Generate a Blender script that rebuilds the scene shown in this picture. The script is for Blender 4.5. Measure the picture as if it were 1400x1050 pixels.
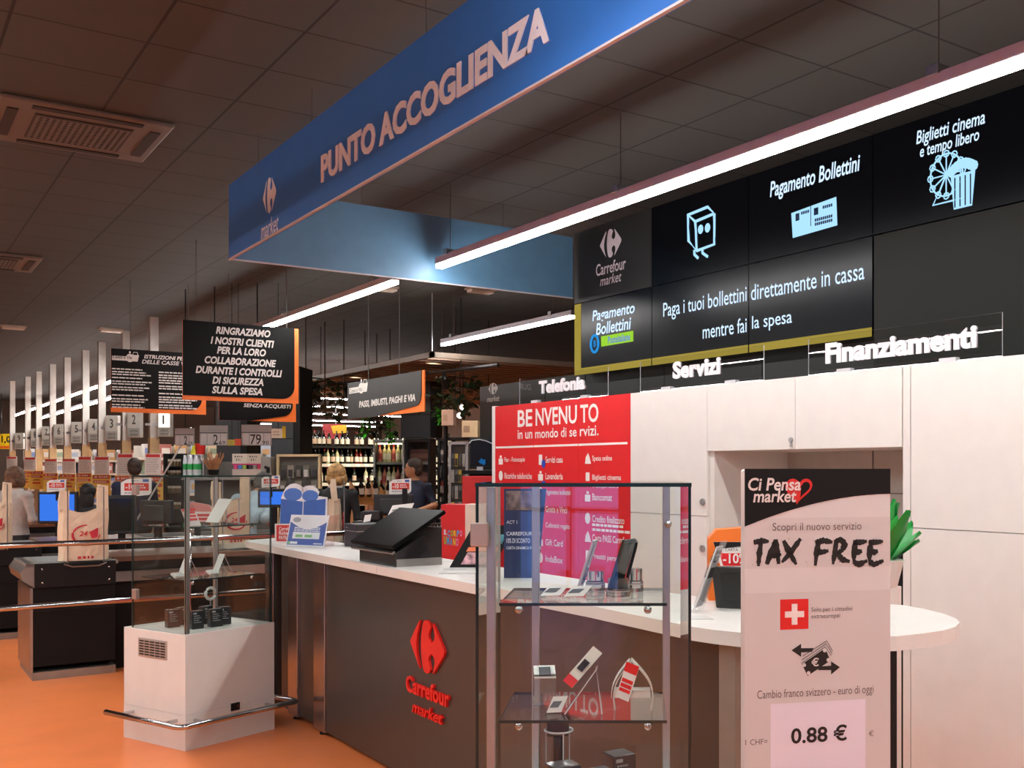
import bpy, bmesh, math, random
from mathutils import Vector, Matrix
random.seed(7)
for _o in list(bpy.data.objects): bpy.data.objects.remove(_o)
S = bpy.context.scene
COL = S.collection
# ---------------------------------------------------------------- camera, exposure, world
FOC, CX, HY, EYE = 1440.0, 865.0, 642.0, 1.6        # in the pixels of a 1400x1050 frame
YAW = math.atan(1055 / 1440.0)
sn, cs = math.sin(YAW), math.cos(YAW)
cam = bpy.data.objects.new('camera', bpy.data.cameras.new('camera'))
COL.objects.link(cam)
cam.location = (0, 0, EYE)
cam.rotation_euler = (math.pi / 2, 0, -YAW)
cam.data.sensor_fit = 'HORIZONTAL'; cam.data.sensor_width = 36.0
cam.data.lens = 36.0 * FOC / 1400
cam.data.shift_x = (700 - CX) / 1400
cam.data.shift_y = (HY - 525) / 1400
cam.data.clip_end = 200
S.camera = cam
S.view_settings.view_transform = 'Standard'
S.view_settings.look = 'None'
S.view_settings.gamma = 1.0
S.view_settings.use_curve_mapping = False
S.view_settings.exposure = 0.0
W = bpy.data.worlds.new('world'); S.world = W; W.use_nodes = True
W.node_tree.nodes['Background'].inputs[0].default_value = (0.8, 0.85, 1.0, 1)
W.node_tree.nodes['Background'].inputs[1].default_value = 0.15
S.cycles.max_bounces = 10
S.cycles.transparent_max_bounces = 40
S.cycles.sample_clamp_indirect = 4.0
S.cycles.caustics_reflective = False; S.cycles.caustics_refractive = False
S.cycles.use_denoising = True
STRIP = 62.0          # radiance of the fluorescent strips

# ---------------------------------------------------------------- points from sight lines
def ray(px, py):
    r = (px - CX) / FOC
    return Vector((sn + r * cs, cs - r * sn, (HY - py) / FOC))
E0 = Vector((0, 0, EYE))
def onX(px, py, X): a = ray(px, py); return E0 + a * (X / a.x)
def onY(px, py, Y): a = ray(px, py); return E0 + a * (Y / a.y)
def onZ(px, py, Z): a = ray(px, py); return E0 + a * ((Z - EYE) / a.z)
def at(px, py, d): return E0 + ray(px, py) * d
class Plane:
    """a wall-like plane: P0 a point, U the horizontal direction to the viewer's right, N towards the viewer"""
    def __init__(s, P0, U, V=(0, 0, 1)):
        s.P = Vector(P0); s.U = Vector(U).normalized(); s.V = Vector(V).normalized(); s.N = s.U.cross(s.V)
    def uv(s, px, py):
        a = ray(px, py); q = E0 + a * ((s.P - E0).dot(s.N) / a.dot(s.N)) - s.P
        return q.dot(s.U), q.dot(s.V)
    def pt(s, u, v, n=0.0): return s.P + s.U * u + s.V * v + s.N * n
def PX(X): return Plane((X, 0, 0), (0, -1, 0))       # faces -X
def PY(Y): return Plane((0, Y, 0), (1, 0, 0))        # faces -Y

# ---------------------------------------------------------------- materials
def lin(h):
    h = h.lstrip('#'); o = []
    for i in (0, 2, 4):
        v = int(h[i:i + 2], 16) / 255
        o.append(v / 12.92 if v <= .04045 else ((v + .055) / 1.055) ** 2.4)
    return o
_M = {}
def mat(hexc, rough=.5, metal=0., emit=0., var=.06, scale=9., name=None, spec=.5, bump=0.):
    key = (hexc, rough, metal, emit, var, scale, spec, bump)
    if key in _M: return _M[key]
    m = bpy.data.materials.new(name or 'paint_' + hexc.strip('#')); m.use_nodes = True
    nt = m.node_tree; b = nt.nodes['Principled BSDF']; c = lin(hexc)
    tc = nt.nodes.new('ShaderNodeTexCoord'); nz = nt.nodes.new('ShaderNodeTexNoise')
    nz.inputs['Scale'].default_value = scale; nz.inputs['Detail'].default_value = 3
    nt.links.new(tc.outputs['Object'], nz.inputs['Vector'])
    rp = nt.nodes.new('ShaderNodeValToRGB')
    rp.color_ramp.elements[0].position = .3; rp.color_ramp.elements[1].position = .7
    rp.color_ramp.elements[0].color = [v * (1 - var) for v in c] + [1]
    rp.color_ramp.elements[1].color = [min(1, v * (1 + var)) for v in c] + [1]
    nt.links.new(nz.outputs['Fac'], rp.inputs['Fac'])
    nt.links.new(rp.outputs['Color'], b.inputs['Base Color'])
    b.inputs['Roughness'].default_value = rough; b.inputs['Metallic'].default_value = metal
    b.inputs['Specular IOR Level'].default_value = spec
    if emit:
        nt.links.new(rp.outputs['Color'], b.inputs['Emission Color']); b.inputs['Emission Strength'].default_value = emit
    if bump:
        bp = nt.nodes.new('ShaderNodeBump'); bp.inputs['Strength'].default_value = bump; bp.inputs['Distance'].default_value = .01
        n2 = nt.nodes.new('ShaderNodeTexNoise'); n2.inputs['Scale'].default_value = scale * 8
        nt.links.new(tc.outputs['Object'], n2.inputs['Vector'])
        nt.links.new(n2.outputs['Fac'], bp.inputs['Height']); nt.links.new(bp.outputs['Normal'], b.inputs['Normal'])
    _M[key] = m
    return m
def glass_mat(name, tint, ior=1.5, rough=0.0):
    m = bpy.data.materials.new(name); m.use_nodes = True; nt = m.node_tree; nt.nodes.clear()
    o = nt.nodes.new('ShaderNodeOutputMaterial'); mx = nt.nodes.new('ShaderNodeMixShader')
    t = nt.nodes.new('ShaderNodeBsdfTransparent'); g = nt.nodes.new('ShaderNodeBsdfGlossy'); f = nt.nodes.new('ShaderNodeFresnel')
    t.inputs[0].default_value = (*tint, 1); g.inputs[0].default_value = (1, 1, 1, 1); g.inputs['Roughness'].default_value = rough
    ge = nt.nodes.new('ShaderNodeNewGeometry'); mr = nt.nodes.new('ShaderNodeMapRange')   # the same index from both sides of a pane
    mr.inputs['To Min'].default_value = ior; mr.inputs['To Max'].default_value = 1 / ior
    nt.links.new(ge.outputs['Backfacing'], mr.inputs['Value']); nt.links.new(mr.outputs[0], f.inputs[0])
    nt.links.new(f.outputs[0], mx.inputs[0]); nt.links.new(t.outputs[0], mx.inputs[1]); nt.links.new(g.outputs[0], mx.inputs[2])
    nt.links.new(mx.outputs[0], o.inputs[0]); return m
def lamp_mat(name, hexc, k):
    m = bpy.data.materials.new(name); m.use_nodes = True; nt = m.node_tree; nt.nodes.clear()
    o = nt.nodes.new('ShaderNodeOutputMaterial'); e = nt.nodes.new('ShaderNodeEmission')
    e.inputs[0].default_value = (*lin(hexc), 1); e.inputs[1].default_value = k
    nt.links.new(e.outputs[0], o.inputs[0]); return m
GLASS = glass_mat('clear_glass', (.955, .975, .965), 1.33)
ACRYL = glass_mat('clear_acrylic', (.965, .97, .975), 1.4)
EDGE = mat('#0b2a2b', .3, spec=.35, name='glass_edge')
ACEDGE = mat('#c9cdd2', .2, name='acrylic_edge')
WHITE = mat('#e6e2dc', .38, name='white_laminate', var=.02)
WHITE_P = mat('#f2efea', .45, name='white_paper', var=.02)
INK = mat('#15110f', .6, name='black_ink')
DARK = mat('#3b3733', .32, name='anthracite_laminate', var=.05)
BLACK = mat('#121112', .4, name='black_plastic', spec=.3)
BLACKM = mat('#161515', .6, name='black_board', spec=.2)
CHROME = mat('#c9c9cb', .13, 1., name='polished_steel')
STEEL = mat('#a7a5a2', .3, 1., name='brushed_steel', var=.1)
ALU = mat('#b9bcbd', .35, .9, name='aluminium')
RED = mat('#e1141d', .4, name='red_vinyl', var=.03)
ORANGE = mat('#f5792b', .5, name='orange_card')
LETW = mat('#e9e6ea', .5, name='white_letter', var=.02)
GREYD = mat('#35373a', .45, name='dark_grey_panel')
LUM = lamp_mat('strip_light_diffuser', '#fdfaf8', STRIP)

# ---------------------------------------------------------------- mesh builder
class MB:
    def __init__(s): s.v = []; s.f = []; s.m = []
    def add(s, vs, fs, mi=0):
        n = len(s.v); s.v += [Vector(p) for p in vs]
        s.f += [tuple(i + n for i in f) for f in fs]; s.m += [mi] * len(fs); return s
    def box(s, x0, x1, y0, y1, z0, z1, mi=0):
        x0, x1 = sorted((x0, x1)); y0, y1 = sorted((y0, y1)); z0, z1 = sorted((z0, z1))
        return s.add([(x, y, z) for z in (z0, z1) for x, y in ((x0, y0), (x1, y0), (x1, y1), (x0, y1))],
                     [(3, 2, 1, 0), (4, 5, 6, 7), (0, 1, 5, 4), (1, 2, 6, 5), (2, 3, 7, 6), (3, 0, 4, 7)], mi)
    def slab(s, a, b, c, t, mi=0, mside=None):
        """parallelogram a, a->b, a->c thickened by t along its normal"""
        a, b, c = Vector(a), Vector(b), Vector(c); n = (b - a).cross(c - a).normalized() * t
        q = [a, b, b + c - a, c]; vs = q + [p + n for p in q]
        s.add(vs, [(3, 2, 1, 0), (4, 5, 6, 7)], mi)
        k = len(s.v) - 8
        for i in range(4):
            j = (i + 1) % 4; s.f.append((k + i, k + j, k + 4 + j, k + 4 + i)); s.m.append(mi if mside is None else mside)
        return s
    def prism(s, pts, vec, mi=0):
        """polygon of 3-D points pushed along vec"""
        pts = [Vector(p) for p in pts]; vec = Vector(vec); n = len(pts)
        s.add(pts + [p + vec for p in pts], [tuple(range(n))[::-1], tuple(range(n, 2 * n))] +
              [(i, (i + 1) % n, n + (i + 1) % n, n + i) for i in range(n)], mi); return s
    def tube(s, pts, r, seg=10, mi=0, closed=False):
        pts = [Vector(p) for p in pts]; n = len(pts); rs = r if isinstance(r, (list, tuple)) else [r] * n
        rings = []
        for i, p in enumerate(pts):
            if closed: d = pts[(i + 1) % n] - pts[i - 1]
            else: d = pts[min(i + 1, n - 1)] - pts[max(i - 1, 0)]
            d.normalize(); a = Vector((0, 0, 1)) if abs(d.z) < .9 else Vector((1, 0, 0))
            u = d.cross(a).normalized(); w = d.cross(u)
            rings.append([p + (u * math.cos(t) + w * math.sin(t)) * rs[i] for t in [2 * math.pi * k / seg for k in range(seg)]])
        vs = [q for R in rings for q in R]; fs = []
        for i in range(n if closed else n - 1):
            i2 = (i + 1) % n
            for k in range(seg):
                k2 = (k + 1) % seg; fs.append((i * seg + k, i * seg + k2, i2 * seg + k2, i2 * seg + k))
        if not closed: fs += [tuple(range(seg))[::-1], tuple(range((n - 1) * seg, n * seg))]
        s.add(vs, fs, mi); return s
    def lathe(s, c, prof, seg=14, mi=0):
        c = Vector(c); vs = []; fs = []
        for r, z in prof:
            for k in range(seg):
                t = 2 * math.pi * k / seg; vs.append(c + Vector((r * math.cos(t), r * math.sin(t), z)))
        for i in range(len(prof) - 1):
            for k in range(seg):
                k2 = (k + 1) % seg; fs.append((i * seg + k, i * seg + k2, (i + 1) * seg + k2, (i + 1) * seg + k))
        fs += [tuple(range(seg))[::-1], tuple(range((len(prof) - 1) * seg, len(prof) * seg))]
        s.add(vs, fs, mi); return s
    def ball(s, c, rx, ry=None, rz=None, seg=14, rings=8, mi=0, M=None):
        ry = ry or rx; rz = rz or rx; c = Vector(c); vs = []; fs = []
        P = [(0, 0, -1)] + [(math.cos(2 * math.pi * k / seg) * math.cos(a), math.sin(2 * math.pi * k / seg) * math.cos(a), math.sin(a))
             for a in [-math.pi / 2 + math.pi * (i + 1) / rings for i in range(rings - 1)] for k in range(seg)] + [(0, 0, 1)]
        for x, y, z in P:
            q = Vector((x * rx, y * ry, z * rz)); vs.append(c + (M @ q if M else q))
        for k in range(seg):
            fs.append((0, 1 + (k + 1) % seg, 1 + k))
            fs.append((len(P) - 1, 1 + (rings - 2) * seg + k, 1 + (rings - 2) * seg + (k + 1) % seg))
        for i in range(rings - 2):
            for k in range(seg):
                k2 = (k + 1) % seg; fs.append((1 + i * seg + k, 1 + i * seg + k2, 1 + (i + 1) * seg + k2, 1 + (i + 1) * seg + k))
        s.add(vs, fs, mi); return s
    def loft(s, rings, mi=0, seg=16):
        """rings of (centre, rx, ry, direction of x axis in degrees)"""
        vs = []; fs = []
        for c, rx, ry, a in rings:
            a = math.radians(a)
            for k in range(seg):
                t = 2 * math.pi * k / seg; x, y = rx * math.cos(t), ry * math.sin(t)
                vs.append(Vector(c) + Vector((x * math.cos(a) - y * math.sin(a), x * math.sin(a) + y * math.cos(a), 0)))
        for i in range(len(rings) - 1):
            for k in range(seg):
                k2 = (k + 1) % seg; fs.append((i * seg + k, i * seg + k2, (i + 1) * seg + k2, (i + 1) * seg + k))
        fs += [tuple(range(seg))[::-1], tuple(range((len(rings) - 1) * seg, len(rings) * seg))]
        s.add(vs, fs, mi); return s
    def build(s, name, m, parent=None, smooth=False, bevel=0.):
        me = bpy.data.meshes.new(name); me.from_pydata(s.v, [], s.f)
        ms = m if isinstance(m, (list, tuple)) else [m]
        for x in ms: me.materials.append(x)
        if len(ms) > 1: me.polygons.foreach_set('material_index', s.m)
        bm = bmesh.new(); bm.from_mesh(me); bmesh.ops.recalc_face_normals(bm, faces=bm.faces[:]); bm.to_mesh(me); bm.free()
        if smooth: me.polygons.foreach_set('use_smooth', [True] * len(me.polygons))
        me.update()
        o = bpy.data.objects.new(name, me); COL.objects.link(o)
        if bevel:
            b = o.modifiers.new('bevel', 'BEVEL'); b.width = bevel; b.segments = 2; b.limit_method = 'ANGLE'
        if parent is not None: adopt(o, parent)
        return o
def world_loc(p):
    v = Vector((0, 0, 0))
    while p is not None: v = v + Vector(p.location); p = p.parent
    return v
LOCAL = set()                                # roots whose parts are drawn in the root's own frame
def adopt(o, parent):
    o.parent = parent
    o.matrix_parent_inverse = Matrix.Translation(-root_of(parent)) if parent.type == 'EMPTY' and parent.name not in LOCAL else Matrix.Identity(4)
    return o
def root_of(p): return Vector(p.location)
def thing(name, label, cat, loc=(0, 0, 0), group=None):
    o = bpy.data.objects.new(name, None); COL.objects.link(o); o.empty_display_size = .1
    o.location = loc; return tag(o, label, cat, group)
def tag(o, label, cat, group=None):
    o['label'] = label; o['category'] = cat
    if group: o['group'] = group
    return o
def struct(o): o['kind'] = 'structure'; return o
def place(o, loc, rz=0): LOCAL.add(o.name); o.location = loc; o.rotation_euler = (0, 0, rz); return o
def dup(root, loc, rz=0, label=None, group=None):
    r = root.copy(); COL.objects.link(r); r.location = loc; r.rotation_euler = (0, 0, rz)
    if label: r['label'] = label
    if group: r['group'] = group
    for ch in list(root.children):
        c = ch.copy(); COL.objects.link(c); c.parent = r
        for g in list(ch.children):
            d = g.copy(); COL.objects.link(d); d.parent = c
    return r
# ---------------------------------------------------------------- lettering
_T = {}
def glyphs(txt, bold=0., shear=0., res=3):
    k = (txt, bold, shear)
    if k in _T: return _T[k]
    cu = bpy.data.curves.new('lettering', 'FONT'); cu.body = txt; cu.size = 1; cu.shear = shear; cu.offset = bold
    cu.resolution_u = res; cu.fill_mode = 'FRONT'
    o = bpy.data.objects.new('lettering', cu); COL.objects.link(o)
    dg = bpy.context.evaluated_depsgraph_get(); dg.update()
    me = bpy.data.meshes.new_from_object(o.evaluated_get(dg))
    vs = [v.co.copy() for v in me.vertices]; fs = [tuple(p.vertices) for p in me.polygons]
    bpy.data.objects.remove(o); bpy.data.curves.remove(cu); bpy.data.meshes.remove(me)
    _T[k] = (vs, fs); return _T[k]
def text(mb, txt, P, u0, v0, u1, v1, bold=0., shear=0., lift=.0015, deep=0., mi=0, rise=0., wob=0.):
    """letters filling the box u0..u1, v0..v1 of plane P, standing lift proud of it (deep: solid letters)"""
    vs, fs = glyphs(txt, bold, shear)
    if not vs: return
    a0 = min(v.x for v in vs); a1 = max(v.x for v in vs); b0 = min(v.y for v in vs); b1 = max(v.y for v in vs)
    kx = (u1 - u0) / max(a1 - a0, 1e-6); ky = (v1 - v0) / max(b1 - b0, 1e-6)
    q = []
    rnd = random.Random(txt)
    for v in vs:
        x, y = (v.x - a0) * kx, (v.y - b0) * ky
        if wob: x += rnd.uniform(-wob, wob); y += rnd.uniform(-wob, wob)
        q.append((u0 + x, v0 + y + rise * x))
    if deep <= 0:
        mb.add([P.pt(a, b, lift) for a, b in q], fs, mi)
    else:
        n = len(q); edges = {}
        for f in fs:
            for i in range(len(f)):
                e = (f[i], f[(i + 1) % len(f)])
                if (e[1], e[0]) in edges: del edges[(e[1], e[0])]
                else: edges[e] = 1
        mb.add([P.pt(a, b, lift + deep) for a, b in q] + [P.pt(a, b, lift * .2) for a, b in q],
               list(fs) + [(e[1], e[0], e[0] + n, e[1] + n) for e in edges], mi)
def text_px(mb, txt, P, bl, tr, **k):
    """bl / tr: where the lettering starts and ends on plane P"""
    a, b = P.uv(*bl), P.uv(*tr); text(mb, txt, P, a[0], a[1], b[0], b[1], **k)
EMB_L = [(-1, .03), (-.95, .14), (-.5, .84), (-.38, .94), (-.44, .74), (-.56, .4), (-.62, .05), (-.6, -.3), (-.52, -.6), (-.42, -.9), (-.52, -.76), (-.95, -.08)]
EMB_R = [(-.03, 1), (-.17, .95), (-.26, .75), (-.33, .35), (-.35, 0), (-.33, -.38), (-.26, -.75), (-.16, -.95), (-.03, -1), (.12, -.95), (.22, -.8), (.17, -.66), (.1, -.5), (.12, -.34), (.27, -.2), (.42, -.32),
         (.45, -.5), (.41, -.7), (.33, -.94), (.44, -.84), (.95, -.14), (1, 0), (.95, .14), (.44, .84), (.33, .94), (.41, .7), (.45, .5), (.42, .32), (.27, .2), (.12, .34), (.1, .5), (.17, .66), (.24, .8), (.12, .95)]
def text_c(mb, txt, P, pxl, pxr, pym, h, **k):
    a = P.uv(pxl, pym)[0]; b = P.uv(pxr, pym)[0]; v = P.uv((pxl + pxr) / 2, pym)[1]; text(mb, txt, P, a, v - h / 2, b, v + h / 2, **k)
def emblem(mb, P, u, v, w, h, lift=.0015, deep=0., mi=0):
    for E_ in (EMB_L, EMB_R):
        pts = [P.pt(u + x * w / 2, v + y * h / 2, lift) for x, y in E_]
        if deep: mb.prism(pts, P.N * deep, mi)
        else: mb.prism(pts, P.N * .0004, mi)
def logo(name, parent, P, box, m, deep=0., big=True, lift=.0015):
    """emblem over 'Carrefour / market'; box = u centre, v top, width, height"""
    u, v, w, h = box; mb = MB()
    if big:
        emblem(mb, P, u, v - h * .26, w * .72, h * .52, lift, deep)
        text(mb, 'Carrefour', P, u - w / 2, v - h * .80, u + w / 2, v - h * .58, bold=.012, lift=lift, deep=deep)
        text(mb, 'market', P, u - w * .36, v - h, u + w * .36, v - h * .82, bold=.004, shear=.25, lift=lift, deep=deep)
    else:
        emblem(mb, P, u, v - h * .31, w * .75, h * .62, lift, deep)
        text(mb, 'market', P, u - w / 2, v - h, u + w / 2, v - h * .7, bold=.004, shear=.25, lift=lift, deep=deep)
    return mb.build(name, m, parent)
def rect(mb, P, u0, v0, u1, v1, n0=0.001, n1=.0015, mi=0):
    mb.slab(P.pt(u0, v0, n0), P.pt(u1, v0, n0), P.pt(u0, v1, n0), n1 - n0 if n1 > n0 else .0004, mi)
def poly(mb, P, pts, n0=.001, t=.0005, mi=0): mb.prism([P.pt(a, b, n0) for a, b in pts], P.N * t, mi)
def lines(mb, P, u0, u1, vtop, n, dv, h, lift=.0015, mi=0, seed=1):
    """rows of small print too small to read: little word bars"""
    r = random.Random(seed)
    for i in range(n):
        u = u0; v = vtop - i * dv; end = u0 + (u1 - u0) * r.uniform(.7, 1)
        while u < end:
            w = min((u1 - u0) * r.uniform(.06, .16), end - u); rect(mb, P, u, v - h, u + w, v, lift, lift, mi); u += w + h * .55
# ================================================================ the room
CEIL = 3.76
def tile_mat():
    m = bpy.data.materials.new('ceiling_tiles'); m.use_nodes = True; nt = m.node_tree; b = nt.nodes['Principled BSDF']
    tc = nt.nodes.new('ShaderNodeTexCoord'); mp = nt.nodes.new('ShaderNodeMapping')
    mp.inputs['Location'].default_value = (.03, .25, 0); mp.inputs['Scale'].default_value = (1, 1, 1)
    nt.links.new(tc.outputs['Object'], mp.inputs[0])
    br = nt.nodes.new('ShaderNodeTexBrick'); br.offset = 0; br.squash = 1
    br.inputs['Scale'].default_value = 1.0; br.inputs['Brick Width'].default_value = .6; br.inputs['Row Height'].default_value = .6
    br.inputs['Mortar Size'].default_value = .008; br.inputs['Mortar Smooth'].default_value = .1
    c = lin('#3e3f3c'); k = lin('#1a1a19')
    br.inputs['Color1'].default_value = (*c, 1); br.inputs['Color2'].default_value = (*[v * .93 for v in c], 1); br.inputs['Mortar'].default_value = (*k, 1)
    nt.links.new(mp.outputs[0], br.inputs['Vector']); nt.links.new(br.outputs['Color'], b.inputs['Base Color'])
    bp = nt.nodes.new('ShaderNodeBump'); bp.inputs['Strength'].default_value = .4; bp.inputs['Distance'].default_value = .006; bp.invert = True
    nt.links.new(br.outputs['Fac'], bp.inputs['Height']); nt.links.new(bp.outputs['Normal'], b.inputs['Normal'])
    b.inputs['Roughness'].default_value = .85; return m
FLOORM = mat('#f0864d', .33, var=.05, scale=3., name='orange_resin_floor', spec=.35)
struct(MB().box(-8, 16, -7, 38, -.1, 0).build('floor', FLOORM))
struct(MB().box(-8, 16, -7, 38, CEIL, CEIL + .1).build('ceiling', tile_mat()))
WALLM = mat('#8c7f72', .8, name='painted_wall')
struct(MB().box(-8.1, -8, -7, 38, 0, CEIL).build('wall_left', WALLM))
struct(MB().box(16, 16.1, -7, 38, 0, CEIL).build('wall_right', WALLM))
struct(MB().box(-8, 16, 38, 38.1, 0, CEIL).build('wall_far', mat('#4e4238', .8, name='far_wall_paint')))
struct(MB().box(-8, 16, -7.1, -7, 0, CEIL).build('wall_near', mat('#6d7fa8', .7, name='blue_grey_entrance_wall')))
SX = 5.02                                    # face of the dark partition that carries the screens
pw = MB().box(SX, SX + .14, -3, 9.45, 0, 2.43).box(SX, SX + .14, -3, 7.54, 2.43, 3.62)
struct(pw.build('wall_partition', mat('#292a28', .5, name='dark_grey_partition', var=.03, spec=.2)))
seam = MB()
for y in (8.2, 7.54, 6.44, 5.34, 4.25, 3.15, 2.05): seam.box(SX - .003, SX, y - .004, y + .004, 2.1, 2.43 if y > 5 else 3.6)
struct(seam.build('trim_partition', BLACKM))
struct(MB().box(4.902, SX, -3, 4.242, 2.135, 3.0).build('trim_1', mat('#1e1f1c', .5, name='flush_dark_panel', var=.03, spec=.12)))
dm = MB().box(-7.2, -7.1, -6.99, -6.9, 0, 2.5).box(-5.3, -5.2, -6.99, -6.9, 0, 2.5).box(-7.2, -5.2, -6.99, -6.9, 2.4, 2.5).box(-6.2, -6.15, -6.99, -6.9, 0, 2.4).box(-7.1, -5.3, -6.99, -6.9, 1.0, 1.06)
struct(dm.build('added_door_frame', mat('#5b6068', .4, .6, name='door_frame')))  # unseen frame, added behind the camera around the glowing pane
struct(MB().box(-7.1, -5.3, -6.995, -6.96, 0, 2.4).build('added_door_glow', lamp_mat('added_door_light', '#6f9fff', 2.8)))  # added glowing pane; makes the blue reflection in the right glass case

# ---------------------------------------------------------------- strip lights
def strip(X, y0, y1, z, label, wires=(), axis='Y', drop=.028):
    t = thing('strip_light', label, 'ceiling light', (X, (y0 + y1) / 2, z) if axis == 'Y' else ((y0 + y1) / 2, X, z), 'suspended fluorescent strip lights')
    def bx(mb, a, b, c, d, e, f):
        return mb.box(a, b, c, d, e, f) if axis == 'Y' else mb.box(c, d, a, b, e, f)
    bx(MB(), X - .032, X + .032, y0, y1, z, z + .055).build('housing', mat('#cbcbd8', .5), t, bevel=.006)
    bx(MB(), X - .028, X + .028, y0 + .01, y1 - .01, z - drop, z).build('diffuser', LUM, t)
    for w in wires:
        c = MB(); bx(c, X - .045, X + .045, w - .03, w + .03, z + .045, z + .085); c.build('bracket', ALU, t)
        c = MB()
        c.tube([(X, w, z + .08), (X, w, CEIL)] if axis == 'Y' else [(w, X, z + .08), (w, X, CEIL)], .003, 5); c.build('suspension_wire', mat('#6a6660', .5, .5), t)
    return t
ZS = 3.17
strip(3.575, -4.0, 7.40, ZS, 'long white strip light running above the counter to the blue canopy', (-2, 2.75, 5.0, 7.2))
strip(3.575, 8.2, 15.2, ZS, 'white strip light continuing just beyond the blue canopy', (8.6, 11, 14))
strip(3.575, 15.6, 36.0, ZS, 'white strip light running along the row of checkout poles', (17, 21, 25, 31))
strip(5.85, 9.0, 12.0, ZS, 'short white strip light seen between canopy and dark partition', (9.4, 11.7))
strip(4.4, 19.0, 37.0, ZS, 'white strip light far behind the checkout poles', (23, 28, 34))
strip(1.35, -6.0, 3.2, ZS, 'strip light over the entrance aisle beside the totem', (-3, 2))
strip(-1.6, -6.0, 12.0, ZS, 'unseen strip light added left of the checkouts to light the floor', (-3, 1, 8), drop=.006)  # out of view; added to light the left floor, shallow to spare the canopy
strip(-.4, 2.5, 15.0, ZS, 'unseen strip light added in front of the checkouts to brighten the floor', (3, 8, 14), drop=.006)  # no such lamp in view; added to lift the floor's brightness
strip(-4.0, -6.0, 20.0, ZS, 'unseen strip light added along the outer left side for more light', (-3, 1, 8), drop=.006)  # another added strip out of view, for light on the left side
for i, (y, x0, x1) in enumerate([(20.5, 6.6, 9.6), (22.8, 6.9, 10.2), (25.5, 7.4, 12.2), (28.5, 8.2, 12.6), (32.0, 9.4, 13.5), (35.0, 10.0, 14.5)]):
    strip(y, x0, x1, 3.2 - .02 * i, 'cross-running strip light over the grocery aisles, %s behind the wine wall' % ('first', 'second', 'third', 'fourth', 'fifth', 'sixth')[i], (x0 + .5, x1 - .5), axis='X', drop=.02)

WIRE = mat('#4b4743', .6, name='dark_wire')
# ---------------------------------------------------------------- blue canopy sign
BLUE = mat('#2f6fc2', .45, var=.03, name='blue_fascia')
CXP, CYP, CB, CT = 2.05, 7.52, 3.055, 3.565
t = thing('canopy_sign', 'large blue hanging canopy fascia lettered PUNTO ACCOGLIENZA in white', 'hanging sign', (CXP, CYP, CB))
MB().box(CXP, CXP + .03, -3.0, CYP, CB, CT).build('front_fascia', BLUE, t)
MB().box(CXP + .03, 4.86, CYP - .03, CYP, CB, CT).build('side_fascia', mat('#56809f', .5, name='blue_fascia_rear'), t)
MB().box(CXP - .004, CXP + .012, -3, CYP + .004, CB - .009, CB).box(CXP + .012, 4.86, CYP - .036, CYP - .02, CB - .009, CB).build('lower_trim', mat('#c3c0c4', .5), t)
P = PX(CXP)
# the two ends of a long word on a receding plane fix its box
ua, va = P.uv(440, 245); ub, vb = P.uv(752, 64.5); _, vt = P.uv(440, 204.5); _, vt2 = P.uv(748, 16)
lt = MB(); text(lt, 'PUNTO ACCOGLIENZA', P, ua, (va + vb) / 2, ub, (vt + vt2) / 2, bold=.034, deep=.004)
lt.build('lettering', mat('#f1f0fb', .5), t)
u0, v0 = P.uv(357, 300); u1, v1 = P.uv(381, 236)
logo('emblem', t, P, ((u0 + u1) / 2, v1 + .01, u1 - u0, .36), mat('#f1f0fb', .5), big=False)
for y in (6.9, 5.9, 4.4, 2.9): MB().tube([(CXP + .015, y, CT), (CXP + .015, y, CEIL)], .003, 5).build('suspension_wire', WIRE, t)
for x in (3.0, 4.2): MB().tube([(x, CYP - .015, CT), (x, CYP - .015, CEIL)], .003, 5).build('suspension_wire', WIRE, t)

# ---------------------------------------------------------------- video wall
SCR = lamp_mat('screen_black', '#05070c', .35)
def screen_black():
    m = mat('#05060a', .24, emit=.2, var=.02, name='screen_surface', spec=.14); return m
SB = screen_black()
CY1 = lamp_mat('screen_cyan', '#a9dcff', 1.15); CYW = lamp_mat('screen_white_blue', '#cfe6ff', 1.25); YEL = lamp_mat('screen_yellow', '#b09c45', .85)
GRN = lamp_mat('screen_green', '#a6e23c', .9); BLU = lamp_mat('screen_blue', '#2f9be8', .9)
YS = [7.53, 6.44, 5.345, 4.25, 3.15, 2.05]; ZJ, ZB, ZT = 3.005, 2.40, 3.61
FX = 4.9; P = PX(FX)
def panel(col, row, name, label, cat, surf, group):
    y1, y0 = YS[col] - .004, YS[col + 1] + .004; z0, z1 = (ZJ + .003, ZT) if row == 0 else (ZB, ZJ - .003)
    t = thing(name, label, cat, (FX + .06, (y0 + y1) / 2, z0), group)
    MB().box(FX + .012, SX, y0 + .02, y1 - .02, z0 + .02, z1 - .02).build('casing', BLACK, t)
    MB().box(FX, FX + .012, y0, y1, z0, z1).build('screen' if name == 'wall_screen' else 'face', surf, t)
    return t
G = 'screens of the video wall'
t = panel(0, 0, 'sign_panel', 'matt black panel with grey emblem and shop name, left of the screens', 'sign', mat('#141414', .55), None)
u0, v0 = P.uv(835, 388); u1, v1 = P.uv(835, 313)
logo('emblem', t, P, (u0, v1, .42, v1 - v0), mat('#c4bec4', .5))
t = panel(1, 0, 'wall_screen', 'upper screen showing a light blue outlined box with eyes and feet', 'screen', SB, G)
def seg(mb, P, pts, w, closed=False, lift=.002):
    pts = [P.uv(*p) for p in pts]
    mb.tube([P.pt(a, b, lift) for a, b in pts], w, 6, closed=closed)
m = MB(); w = .011
seg(m, P, [(941, 294), (968, 283), (977, 292), (951, 303)], w, True)
seg(m, P, [(941, 294), (942, 330), (953, 343), (951, 303)], w, True)
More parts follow.
